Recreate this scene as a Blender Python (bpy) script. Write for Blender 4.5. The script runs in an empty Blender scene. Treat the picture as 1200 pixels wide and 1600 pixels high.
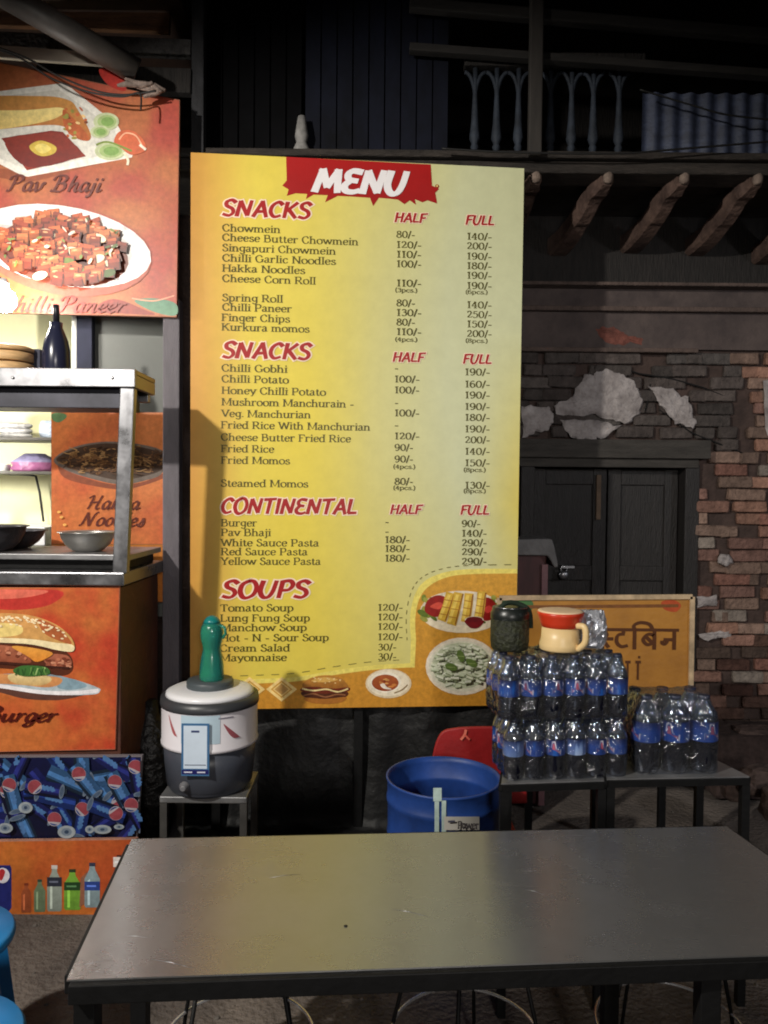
import bpy, math, random
from mathutils import Vector, Matrix, noise
R = math.radians
random.seed(7)
S = bpy.context.scene
COL = S.collection

# ------------------------------------------------------------------ camera
F = 1210.0                                    # focal length in photo pixels (1200 x 1600)
CAM_Z = 1.6
cam_d = bpy.data.cameras.new('camera'); cam = bpy.data.objects.new('camera', cam_d); COL.objects.link(cam)
cam_d.sensor_fit = 'VERTICAL'; cam_d.sensor_height = 24.0; cam_d.lens = 24.0 * F / 1600.0
cam_d.clip_end = 500; cam_d.clip_start = 0.02
CAM_M = Matrix.Rotation(R(90 - 1.6), 4, 'X') @ Matrix.Rotation(R(0.55), 4, 'Z')
cam.matrix_world = Matrix.Translation((0, 0, CAM_Z)) @ CAM_M
S.camera = cam
CAM_P = Vector((0, 0, CAM_Z)); CAM_R = CAM_M.to_3x3()
S.render.resolution_x, S.render.resolution_y = 768, 1024
# ------------------------------------------------------------------ world
W = bpy.data.worlds.new('World'); S.world = W; W.use_nodes = True
wn = W.node_tree
sky = wn.nodes.new('ShaderNodeTexSky'); sky.sky_type = 'NISHITA'; sky.sun_disc = False
sky.sun_elevation = R(-3.0); sky.sun_rotation = R(200)
wn.links.new(sky.outputs[0], wn.nodes['Background'].inputs[0]); wn.nodes['Background'].inputs[1].default_value = 0.10
# ------------------------------------------------------------------ lamps (night: no sun)
def lamp(name, kind, loc, power, col, radius, aim=None, size=None, blend=0.3):
    d = bpy.data.lights.new(name, kind); o = bpy.data.objects.new(name, d); COL.objects.link(o)
    d.energy = power; d.color = col; d.shadow_soft_size = radius; o.location = loc
    if kind == 'SPOT':
        d.spot_size = R(size); d.spot_blend = blend
        o.rotation_euler = (Vector(aim) - Vector(loc)).to_track_quat('-Z', 'Y').to_euler()
    return o
lamp('flood_lamp', 'SPOT', (-2.3, 0.0, 3.2), 590, (1.0, 0.95, 0.86), 0.07, aim=(-0.1, 3.5, 0.78), size=80, blend=0.42)
lamp('front_fill_lamp', 'SPOT', (0.8, -3.5, 2.4), 350, (1.0, 0.94, 0.88), 0.35, aim=(0.1, 3.0, 0.6), size=54, blend=0.5)  # added fill light behind the camera, lifts shadows and the ground under the table
lamp('neighbour_stall_lamp', 'SPOT', (3.6, 0.4, 2.5), 130, (0.95, 0.96, 1.0), 0.12, aim=(1.7, 4.3, 0.9), size=64, blend=0.6)
# ------------------------------------------------------------------ exposure
S.view_settings.view_transform = 'Standard'; S.view_settings.look = 'None'
S.view_settings.exposure = 0.0; S.view_settings.gamma = 1.0; S.view_settings.use_curve_mapping = False
S.cycles.use_denoising = True
S.cycles.max_bounces = 8; S.cycles.transparent_max_bounces = 24
S.cycles.sample_clamp_indirect = 4.0
S.cycles.filter_width = 1.9

# ------------------------------------------------------------------ pixel -> world helpers
def ray(px, py):
    return CAM_R @ Vector(((px - 600) / F, (800 - py) / F, -1.0))
def at(px, py, y):
    d = ray(px, py); return CAM_P + d * (y / d.y)
def onz(px, py, z):
    d = ray(px, py); return CAM_P + d * ((z - CAM_Z) / d.z)
class Plane:
    """vertical plane through point p, turned by yaw about z; e = right, n = towards the street"""
    def __init__(s, p, yaw=0.0):
        s.p = Vector(p); c, q = math.cos(yaw), math.sin(yaw)
        s.e = Vector((c, q, 0)); s.n = Vector((q, -c, 0))
    def w(s, px, py, off=0.0):
        d = ray(px, py); t = (s.p + s.n * off - CAM_P).dot(s.n) / d.dot(s.n)
        return CAM_P + d * t

# ------------------------------------------------------------------ materials
def lin(c):
    return tuple(((x / 255.0) / 12.92 if x / 255.0 <= 0.04045 else ((x / 255.0 + 0.055) / 1.055) ** 2.4) for x in c)
MATS = {}
def mat(name, col=(128, 128, 128), rough=0.6, metal=0.0, var=0.0, scale=8.0, bump=0.0, bscale=40.0, spec=0.5,
        col2=None, detail=6.0, stretch=None, coat=0.0, ink=False, trans=0.0, rvar=0.0):
    if name in MATS: return MATS[name]
    m = bpy.data.materials.new(name); m.use_nodes = True; MATS[name] = m
    nt = m.node_tree; b = nt.nodes['Principled BSDF']; N = nt.nodes.new; Lk = nt.links.new
    b.inputs['Roughness'].default_value = rough; b.inputs['Metallic'].default_value = metal
    b.inputs['Specular IOR Level'].default_value = spec; b.inputs['Coat Weight'].default_value = coat
    if trans: b.inputs['Transmission Weight'].default_value = trans
    c = lin(col)
    b.inputs['Base Color'].default_value = (*c, 1)
    tc = N('ShaderNodeTexCoord'); vec = tc.outputs['Object']
    if stretch:
        mp = N('ShaderNodeMapping'); mp.inputs['Scale'].default_value = stretch; Lk(vec, mp.inputs[0]); vec = mp.outputs[0]
    src = None
    if ink:
        a = N('ShaderNodeAttribute'); a.attribute_name = 'ink'; src = a.outputs['Color']
    if var or col2 or rvar:
        n1 = N('ShaderNodeTexNoise'); n1.inputs['Scale'].default_value = scale; n1.inputs['Detail'].default_value = detail
        n1.inputs['Roughness'].default_value = 0.65; Lk(vec, n1.inputs['Vector'])
        rp = N('ShaderNodeMapRange'); rp.inputs['From Min'].default_value = 0.3; rp.inputs['From Max'].default_value = 0.7
        Lk(n1.outputs['Fac'], rp.inputs['Value'])
        if rvar:
            rr = N('ShaderNodeMapRange'); rr.inputs['To Min'].default_value = max(0.03, rough - rvar); rr.inputs['To Max'].default_value = rough + rvar
            Lk(rp.outputs[0], rr.inputs['Value']); Lk(rr.outputs[0], b.inputs['Roughness'])
        if col2:
            mx = N('ShaderNodeMix'); mx.data_type = 'RGBA'; Lk(rp.outputs[0], mx.inputs['Factor'])
            mx.inputs['A'].default_value = (*c, 1); mx.inputs['B'].default_value = (*lin(col2), 1)
            Lk(mx.outputs['Result'], b.inputs['Base Color']); src = None
        elif var:
            mr = N('ShaderNodeMapRange'); mr.inputs['To Min'].default_value = 1 - var; mr.inputs['To Max'].default_value = 1 + var
            Lk(rp.outputs[0], mr.inputs['Value'])
            mx = N('ShaderNodeMix'); mx.data_type = 'RGBA'; mx.blend_type = 'MULTIPLY'; mx.inputs['Factor'].default_value = 1
            if src: Lk(src, mx.inputs['A'])
            else: mx.inputs['A'].default_value = (*c, 1)
            Lk(mr.outputs[0], mx.inputs['B']); Lk(mx.outputs['Result'], b.inputs['Base Color']); src = None
    if src: Lk(src, b.inputs['Base Color'])
    if bump:
        n2 = N('ShaderNodeTexNoise'); n2.inputs['Scale'].default_value = bscale; n2.inputs['Detail'].default_value = 5
        Lk(vec, n2.inputs['Vector'])
        bp = N('ShaderNodeBump'); bp.inputs['Strength'].default_value = bump; bp.inputs['Distance'].default_value = 0.02
        Lk(n2.outputs['Fac'], bp.inputs['Height']); Lk(bp.outputs[0], b.inputs['Normal'])
    return m
def emit(name, col, strength):
    m = bpy.data.materials.new(name); m.use_nodes = True; nt = m.node_tree
    b = nt.nodes['Principled BSDF']; b.inputs['Emission Color'].default_value = (*lin(col), 1); b.inputs['Emission Strength'].default_value = strength
    return m
def clear(name, tint=(235, 240, 245), gloss=0.16, milk=0.05, rough=0.08, bump=0.0, bscale=30.0):
    """thin clear plastic: mostly see-through with a sharp sheen and a trace of milkiness"""
    m = bpy.data.materials.new(name); m.use_nodes = True; nt = m.node_tree; N = nt.nodes.new; Lk = nt.links.new
    for n in list(nt.nodes):
        if n.type == 'BSDF_PRINCIPLED': nt.nodes.remove(n)
    out = nt.nodes['Material Output']
    t = N('ShaderNodeBsdfTransparent'); t.inputs[0].default_value = (*lin(tint), 1)
    g = N('ShaderNodeBsdfGlossy'); g.inputs['Roughness'].default_value = rough
    d = N('ShaderNodeBsdfDiffuse'); d.inputs[0].default_value = (0.75, 0.78, 0.82, 1)
    lw = N('ShaderNodeLayerWeight'); lw.inputs['Blend'].default_value = 0.25
    mr = N('ShaderNodeMapRange'); mr.inputs['To Min'].default_value = gloss * 0.5; mr.inputs['To Max'].default_value = min(1, gloss * 3.2)
    Lk(lw.outputs['Facing'], mr.inputs['Value'])
    a = N('ShaderNodeMixShader'); a.inputs[0].default_value = milk; Lk(t.outputs[0], a.inputs[1]); Lk(d.outputs[0], a.inputs[2])
    c = N('ShaderNodeMixShader'); Lk(mr.outputs[0], c.inputs[0]); Lk(a.outputs[0], c.inputs[1]); Lk(g.outputs[0], c.inputs[2])
    Lk(c.outputs[0], out.inputs[0])
    if bump:
        tc = N('ShaderNodeTexCoord'); n2 = N('ShaderNodeTexNoise'); n2.inputs['Scale'].default_value = bscale; n2.inputs['Detail'].default_value = 3
        n2.inputs['Distortion'].default_value = 1.5; Lk(tc.outputs['Object'], n2.inputs['Vector'])
        bp = N('ShaderNodeBump'); bp.inputs['Strength'].default_value = bump; bp.inputs['Distance'].default_value = 0.02
        Lk(n2.outputs['Fac'], bp.inputs['Height'])
        Lk(bp.outputs[0], g.inputs['Normal']); Lk(bp.outputs[0], lw.inputs['Normal']); Lk(bp.outputs[0], d.inputs['Normal'])
    return m

INK = mat('printed_vinyl', ink=True, rough=0.42, spec=0.35, var=0.05, scale=14, bump=0.06, bscale=9)
STEEL = mat('brushed_steel', (136, 136, 140), rough=0.34, metal=0.9, var=0.22, scale=9, rvar=0.12)
STEEL_DULL = mat('dull_steel', (150, 150, 152), rough=0.45, metal=0.75, var=0.2, scale=9, rvar=0.12)
BLACKPAINT = mat('black_paint', (11, 11, 12), rough=0.6, spec=.25, var=0.3, scale=20, bump=0.1)
CHROME = mat('chrome', (215, 215, 218), rough=0.26, metal=.75, var=0.1, scale=30)

# ------------------------------------------------------------------ mesh builder (world coordinates)
class MB:
    def __init__(s): s.v = []; s.f = []; s.m = []; s.c = []; s.sm = []
    def add(s, vs, fs, mi=0, col=None, smooth=False):
        b = len(s.v); s.v += [Vector(p) for p in vs]
        if col is not None and len(vs) and isinstance(col, list): s.c += col
        else: s.c += [col if col is not None else (1, 1, 1)] * len(vs)
        for f in fs: s.f.append([b + i for i in f]); s.m.append(mi); s.sm.append(smooth)
    def box(s, x0, x1, y0, y1, z0, z1, mi=0, M=None, col=None):
        vs = [Vector((x, y, z)) for z in (z0, z1) for y in (y0, y1) for x in (x0, x1)]
        if M: vs = [M @ v for v in vs]
        s.add(vs, [(0, 2, 3, 1), (4, 5, 7, 6), (0, 1, 5, 4), (2, 6, 7, 3), (0, 4, 6, 2), (1, 3, 7, 5)], mi, col); return s
    def bar(s, a, b, w, h, mi=0, up=(0, 0, 1)):
        a, b = Vector(a), Vector(b); d = (b - a); L = d.length; d.normalize()
        u = Vector(up); x = d.cross(u)
        if x.length < 1e-4: x = d.cross(Vector((0, 1, 0)))
        x.normalize(); u = x.cross(d)
        M = Matrix((x, d, u)).transposed().to_4x4(); M.translation = a
        return s.box(-w / 2, w / 2, 0, L, -h / 2, h / 2, mi, M)
    def tube(s, pts, r, n=10, closed=False, mi=0, cap=True):
        pts = [Vector(p) for p in pts]; k = len(pts); rings = []; prev = None
        rr = r if isinstance(r, (list, tuple)) else [r] * k
        for i, p in enumerate(pts):
            a = pts[(i - 1) % k] if (i > 0 or closed) else p; b = pts[(i + 1) % k] if (i < k - 1 or closed) else p
            t = (b - a).normalized()
            if prev is None: u = t.cross(Vector((0.31, 0.2, 0.93))).normalized()
            else: u = (prev - t * prev.dot(t)).normalized()
            prev = u; w = t.cross(u)
            rings.append([p + (u * math.cos(q) + w * math.sin(q)) * rr[i] for q in [2 * math.pi * j / n for j in range(n)]])
        vs = [v for g in rings for v in g]; fs = []
        for i in range(k if closed else k - 1):
            for j in range(n):
                i2 = (i + 1) % k
                fs.append((i * n + j, i * n + (j + 1) % n, i2 * n + (j + 1) % n, i2 * n + j))
        if cap and not closed: fs += [tuple(range(n - 1, -1, -1)), tuple((k - 1) * n + j for j in range(n))]
        s.add(vs, fs, mi, None, True); return s
    def lathe(s, prof, c, n=28, mi=0, sx=1.0, sy=1.0, mis=None, M=None, closed=True):
        c = Vector(c); vs = []; k = len(prof)
        for (r, z) in prof:
            for j in range(n):
                q = 2 * math.pi * j / n; p = Vector((r * sx * math.cos(q), r * sy * math.sin(q), z))
                vs.append(c + (M @ p if M else p))
        b = len(s.v); s.v += vs; s.c += [(1, 1, 1)] * len(vs)
        for i in range(k - 1):
            for j in range(n):
                s.f.append([b + i * n + j, b + i * n + (j + 1) % n, b + (i + 1) * n + (j + 1) % n, b + (i + 1) * n + j])
                s.m.append(mis[i] if mis else mi); s.sm.append(True)
        if closed:
            s.f.append([b + j for j in range(n - 1, -1, -1)]); s.m.append(mis[0] if mis else mi); s.sm.append(False)
            s.f.append([b + (k - 1) * n + j for j in range(n)]); s.m.append(mis[-1] if mis else mi); s.sm.append(False)
        return s
    def slab(s, pts, back, mi=0, col=None):
        """polygon pts with its copy pushed by vector back: a plate with thickness"""
        k = len(pts); back = Vector(back)
        vs = [Vector(p) for p in pts] + [Vector(p) + back for p in pts]
        fs = [tuple(range(k)), tuple(range(2 * k - 1, k - 1, -1))] + [(i, i + k, (i + 1) % k + k, (i + 1) % k) for i in range(k)]
        s.add(vs, fs, mi, col); return s
    def build(s, name, mats, parent=None, bevel=0.0, seg=2, base=None):
        me = bpy.data.meshes.new(name); inv = wmat(parent).inverted() if parent else (Matrix.Translation(-Vector(base)) if base else Matrix())
        me.from_pydata([inv @ v for v in s.v], [], s.f)
        for q in (mats if isinstance(mats, (list, tuple)) else [mats]): me.materials.append(q)
        me.polygons.foreach_set('material_index', s.m); me.polygons.foreach_set('use_smooth', s.sm)
        a = me.attributes.new('ink', 'FLOAT_COLOR', 'POINT')
        a.data.foreach_set('color', [x for c in s.c for x in (*c, 1.0)])
        me.update(); o = bpy.data.objects.new(name, me); COL.objects.link(o)
        if parent: o.parent = parent
        if base: o.location = base
        if bevel:
            bv = o.modifiers.new('bevel', 'BEVEL'); bv.width = bevel; bv.segments = seg; bv.limit_method = 'ANGLE'; bv.angle_limit = R(40)
        return o
def wmat(o):
    M = Matrix.LocRotScale(o.location, o.rotation_euler, o.scale)
    return wmat(o.parent) @ M if o.parent else M
def tag(o, label=None, cat=None, group=None, kind=None):
    if label: o['label'] = label
    if cat: o['category'] = cat
    if group: o['group'] = group
    if kind: o['kind'] = kind
    return o
def thing(name, label, cat, loc, rz=0.0, group=None):
    o = bpy.data.objects.new(name, None); COL.objects.link(o); o.location = loc; o.rotation_euler = (0, 0, rz)
    o.empty_display_size = 0.1
    return tag(o, label, cat, group)
def copy_tree(o, parent=None):
    c = o.copy(); COL.objects.link(c)
    if parent: c.parent = parent
    for ch in list(o.children): copy_tree(ch, c)
    return c
def spline(pts, closed=False, k=6):
    out = []; n = len(pts)
    if n < 3 and not closed: return [tuple(p) for p in pts]
    for i in range(n if closed else n - 1):
        g = (lambda j: pts[j % n]) if closed else (lambda j: pts[max(0, min(n - 1, j))])
        p0, p1, p2, p3 = g(i - 1), g(i), g(i + 1), g(i + 2)
        for q in range(k):
            t = q / k
            out.append(tuple(0.5 * (2 * b + (c - a) * t + (2 * a - 5 * b + 4 * c - d) * t * t + (3 * b - a - 3 * c + d) * t ** 3)
                             for a, b, c, d in zip(p0, p1, p2, p3)))
    if not closed: out.append(tuple(pts[-1]))
    return out

# ------------------------------------------------------------------ lettering: three pen-stroke alphabets
SERIF = '''a .5;C .08,.38 .17,.48 .3,.46 .34,.34 .34,.08 .46,.02;C .34,.28 .18,.25 .07,.16 .1,.02 .24,.0 .34,.1
b .56;S .1,.72 .1,0;C .1,.36 .22,.47 .38,.44 .47,.25 .4,.05 .24,-.01 .1,.08
c .48;C .42,.36 .34,.46 .2,.46 .08,.32 .08,.14 .2,0 .34,.02 .43,.12
d .57;I .43,.72 .43,0;C .43,.38 .3,.47 .14,.44 .06,.24 .12,.04 .28,-.01 .43,.08
e .5;L .09,.26 .43,.26;C .43,.26 .4,.42 .26,.48 .12,.4 .07,.22 .15,.03 .3,0 .43,.1
f .34;C .33,.68 .25,.73 .17,.66 .15,.5;E .15,.6 .15,0;L .04,.46 .29,.46
g .55;C .42,.4 .28,.48 .12,.4 .08,.22 .18,.06 .32,.06 .42,.16;S .43,.47 .43,-.08;C .43,-.06 .36,-.2 .2,-.2 .08,-.13
h .6;I .11,.72 .11,0;C .11,.34 .24,.46 .38,.44 .44,.3;E .44,.34 .44,0
i .28;I .14,.47 .14,0;L .14,.6 .14,.71
j .28;S .16,.47 .16,-.08;C .16,-.08 .1,-.2 0,-.18;L .16,.6 .16,.71
k .58;I .11,.72 .11,0;S .42,.46 .12,.2;E .24,.29 .46,0
l .28;I .14,.72 .14,0
m .88;I .11,.47 .11,0;C .11,.34 .22,.46 .35,.44 .4,.32;E .41,.36 .41,0;C .41,.34 .52,.46 .65,.44 .71,.32;E .73,.36 .73,0
n .59;I .11,.47 .11,0;C .11,.34 .24,.46 .38,.44 .44,.3;E .44,.34 .44,0
o .54;O .27,.48 .1,.4 .06,.24 .12,.06 .27,-.01 .43,.06 .48,.24 .43,.4
p .57;I .11,.47 .11,-.2;C .11,.36 .24,.47 .4,.43 .47,.24 .4,.05 .25,-.01 .11,.08
r .44;I .11,.47 .11,0;C .11,.32 .2,.44 .32,.47 .39,.4
s .44;C .36,.37 .27,.47 .13,.44 .1,.33 .22,.25 .35,.18 .36,.06 .24,-.01 .1,.03 .06,.12
t .36;C .15,.62 .15,.2 .17,.04 .26,0 .34,.07;L .04,.46 .3,.46
u .61;S .11,.47 .11,.15;C .11,.16 .16,.02 .3,0 .44,.12;I .46,.47 .46,0
v .53;S .06,.47 .27,0;S .47,.47 .27,0
w .82;S .06,.47 .25,0;L .41,.47 .25,0;L .41,.47 .58,0;S .76,.47 .58,0
y .53;S .06,.47 .28,.02;S .47,.47 .28,.02 .18,-.17 .06,-.18
B .66;I .12,.7 .12,0;C .12,.69 .4,.69 .48,.54 .4,.38 .12,.37;C .12,.37 .46,.37 .56,.2 .44,.01 .12,.01
C .66;C .56,.52 .46,.68 .3,.7 .1,.54 .07,.3 .18,.06 .36,-.01 .5,.05 .58,.2
F .58;I .12,.7 .12,0;L .12,.68 .52,.68 .52,.56;L .12,.37 .4,.37
G .72;C .56,.52 .46,.68 .3,.7 .1,.54 .07,.3 .18,.06 .36,-.01 .52,.06;S .58,.3 .58,.03
H .74;I .12,.7 .12,0;I .6,.7 .6,0;L .12,.36 .6,.36
K .72;I .12,.7 .12,0;S .56,.7 .14,.3;E .28,.42 .6,0
L .58;I .12,.7 .12,0;L .12,.02 .52,.02 .52,.16
M .9;I .12,.7 .12,0;L .14,.7 .44,.05 .74,.7;I .76,.7 .76,0
N .76;I .12,.7 .12,0;L .12,.7 .62,0;I .62,.7 .62,0
P .61;I .12,.7 .12,0;C .12,.69 .42,.69 .52,.52 .42,.33 .12,.32
R .69;I .12,.7 .12,0;C .12,.69 .42,.69 .52,.52 .42,.35 .12,.34;E .3,.34 .6,0
S .53;C .43,.55 .32,.7 .14,.66 .1,.5 .24,.38 .42,.28 .44,.1 .28,-.01 .1,.05 .06,.18
T .63;E .31,.69 .31,0;L .05,.54 .05,.68 .57,.68 .57,.54
V .66;S .06,.7 .33,0;S .6,.7 .33,0
W .95;S .06,.7 .28,0;L .48,.68 .28,0;L .48,.68 .68,0;S .89,.7 .68,0
Y .64;S .06,.7 .32,.34;S .58,.7 .32,.34;E .32,.36 .32,0
0 .54;O .27,.66 .12,.56 .07,.33 .12,.1 .27,0 .42,.1 .47,.33 .42,.56
1 .4;I .21,.66 .21,0;L .08,.56 .21,.65
2 .52;C .08,.5 .16,.64 .32,.64 .4,.5 .3,.3 .08,.04;L .07,.04 .46,.04 .46,.14
3 .52;C .1,.56 .24,.66 .38,.58 .36,.42 .2,.36;C .2,.36 .42,.32 .42,.1 .24,-.01 .08,.08
4 .54;L .32,.66 .06,.2 .48,.2;E .34,.66 .34,0
5 .52;L .42,.63 .14,.63 .12,.38;C .12,.38 .3,.42 .43,.3 .38,.06 .2,-.01 .07,.08
6 .52;C .4,.6 .26,.66 .1,.5 .07,.22 .16,.02 .3,0 .43,.12 .4,.34 .24,.4 .1,.28
8 .52;O .26,.66 .12,.58 .14,.42 .26,.36 .42,.26 .44,.1 .26,-.01 .08,.1 .1,.26 .26,.36 .38,.44 .4,.58
9 .54;C .12,.06 .26,0 .42,.16 .45,.44 .36,.64 .22,.66 .09,.54 .12,.32 .28,.26 .42,.38
/ .3;L .04,-.08 .28,.72
- .4;B .06,.24 .34,.24
. .2;L .1,0 .1,.09
( .28;C .26,.74 .12,.5 .12,.1 .26,-.14
) .28;C .04,.74 .18,.5 .18,.1 .04,-.14'''
BRUSH = '''A .78;L .06,0 .42,1;L .4,1 .7,0;L .18,.32 .64,.36
C .7;C .64,.8 .44,.98 .16,.75 .1,.35 .3,.04 .6,.14
E .66;C .6,.92 .3,.96 .14,.8 .2,.58 .48,.52;C .24,.52 .08,.3 .14,.08 .38,.02 .6,.1
F .62;L .14,.95 .1,0;L .1,.92 .62,.97;L .14,.5 .5,.54
H .76;L .16,1 .1,0;L .66,1 .6,0;L .12,.48 .62,.54
I .32;L .18,1 .13,0
K .74;L .16,1 .1,0;L .66,.98 .16,.42;L .26,.54 .66,0
L .6;L .16,1 .1,.08;L .1,.08 .56,.1
M .98;L .06,0 .22,.96;L .22,.96 .46,.22;L .46,.22 .76,.96;L .76,.96 .84,0
N .82;L .08,0 .16,.96;L .16,.96 .58,.06;L .58,.06 .7,1
O .82;O .42,1 .14,.8 .08,.4 .22,.05 .42,0 .66,.22 .72,.62 .6,.93
P .68;L .16,1 .1,0;C .14,.95 .46,1 .6,.76 .46,.48 .14,.44
S .66;C .6,.84 .4,1 .16,.88 .18,.64 .46,.46 .54,.22 .36,.02 .06,.1
T .7;L .38,.95 .3,0;L .04,.92 .7,.98
U .78;C .14,1 .08,.4 .24,.04 .46,.06 .6,.4 .68,1'''
SCRIPT = '''P .62;C .26,.66 .22,.3 .14,.02 .02,.02;C .02,.52 .1,.68 .34,.74 .54,.64 .5,.44 .24,.34
B .68;C .26,.66 .22,.3 .14,.02 .02,.04;C .02,.52 .12,.7 .38,.74 .54,.62 .44,.42 .26,.38;C .26,.38 .5,.36 .56,.16 .4,0 .16,.02
C .6;C .54,.54 .5,.7 .3,.68 .1,.44 .08,.16 .24,0 .44,.04 .58,.16
H .76;C .06,.58 .2,.7 .26,.64 .2,.2 .14,0;C .66,.72 .58,.4 .52,.1 .6,0 .7,.06;C .16,.34 .4,.36 .58,.38
N .76;C 0,.02 .1,.06 .18,.4 .24,.7;C .24,.7 .36,.3 .46,0;C .46,0 .54,.4 .64,.68 .74,.72
a .46;C .36,.36 .22,.42 .08,.26 .1,.04 .22,.02 .34,.2 .38,.4;C .38,.4 .34,.12 .38,0 .5,.1
c .38;C .32,.32 .24,.42 .1,.28 .1,.06 .22,0 .38,.1
d .48;C .36,.34 .22,.42 .08,.26 .1,.04 .22,.02 .34,.2 .44,.74;C .41,.5 .34,.1 .4,0 .5,.08
e .38;C .06,.16 .24,.22 .32,.34 .22,.42 .08,.28 .1,.04 .24,0 .4,.12
g .44;C .36,.36 .22,.42 .08,.26 .1,.04 .22,.02 .34,.2 .38,.4;C .38,.4 .34,-.1 .2,-.24 .06,-.18 .2,-.04 .46,.08
h .46;C .2,.74 .12,.4 .08,0;C .1,.14 .24,.38 .34,.36 .32,.1 .38,0 .48,.08
i .25;C .12,.4 .08,.08 .14,0 .26,.1;L .15,.54 .17,.62
j .25;C .14,.4 .12,0 .06,-.22 -.06,-.22;L .17,.54 .19,.62
k .46;C .2,.74 .12,.4 .08,0;C .12,.18 .3,.4 .34,.3 .16,.2;C .18,.2 .3,0 .46,.08
l .25;C .18,.74 .1,.3 .1,.02 .26,.06
n .49;C .04,.36 .12,.4 .1,.2 .06,0;C .1,.14 .24,.38 .34,.36 .32,.1 .38,0 .5,.08
o .42;O .22,.42 .08,.3 .08,.08 .2,0 .34,.12 .34,.34
r .36;C .04,.36 .12,.4 .1,.2 .06,0;C .1,.16 .2,.36 .34,.4
s .36;C .04,.04 .18,.2 .24,.42;C .24,.42 .3,.2 .26,0 .06,.02
u .49;C .06,.38 .06,.08 .16,0 .3,.16 .36,.4;C .38,.4 .34,.1 .4,0 .5,.08
v .43;C .02,.34 .1,.4 .12,.1 .18,0 .32,.16 .36,.38 .46,.36'''
HINDI = '''s .5;C .08,.58 .22,.62 .3,.5 .2,.38 .1,.37;L .16,.37 .36,.06;L .22,.37 .5,.37
t .52;L .3,.68 .3,.56;C .34,.55 .14,.5 .1,.26 .24,.1 .44,.14
i .26;L .12,.68 .12,0;C .12,.7 .1,.86 .3,.96 .56,.9 .66,.72
b .6;L .46,.68 .46,0;O .44,.5 .26,.54 .12,.36 .24,.18 .44,.26;L .2,.46 .4,.24
n .6;L .46,.68 .46,0;L .44,.36 .14,.36;C .16,.37 .24,.28 .18,.2 .1,.24 .1,.32
A .3;L .14,.68 .14,0
. .1;L -.1,.84 -.1,.94'''
def font(txt):
    d = {}
    for ln in txt.split('\n'):
        head, *st = ln.split(';'); ch, adv = head[0], float(head[2:])
        d[ch] = (adv, [(q[0], [tuple(float(x) for x in p.split(',')) for p in q[2:].split()]) for q in st])
    return d
FONTS = {'serif': (font(SERIF), 0.126, 0.048, 15, 0.0), 'brush': (font(BRUSH), 0.19, 0.14, 30, 0.13),
         'script': (font(SCRIPT), 0.105, 0.03, 35, 0.30), 'hindi': (font(HINDI), 0.125, 0.09, 50, 0.0)}

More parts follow.
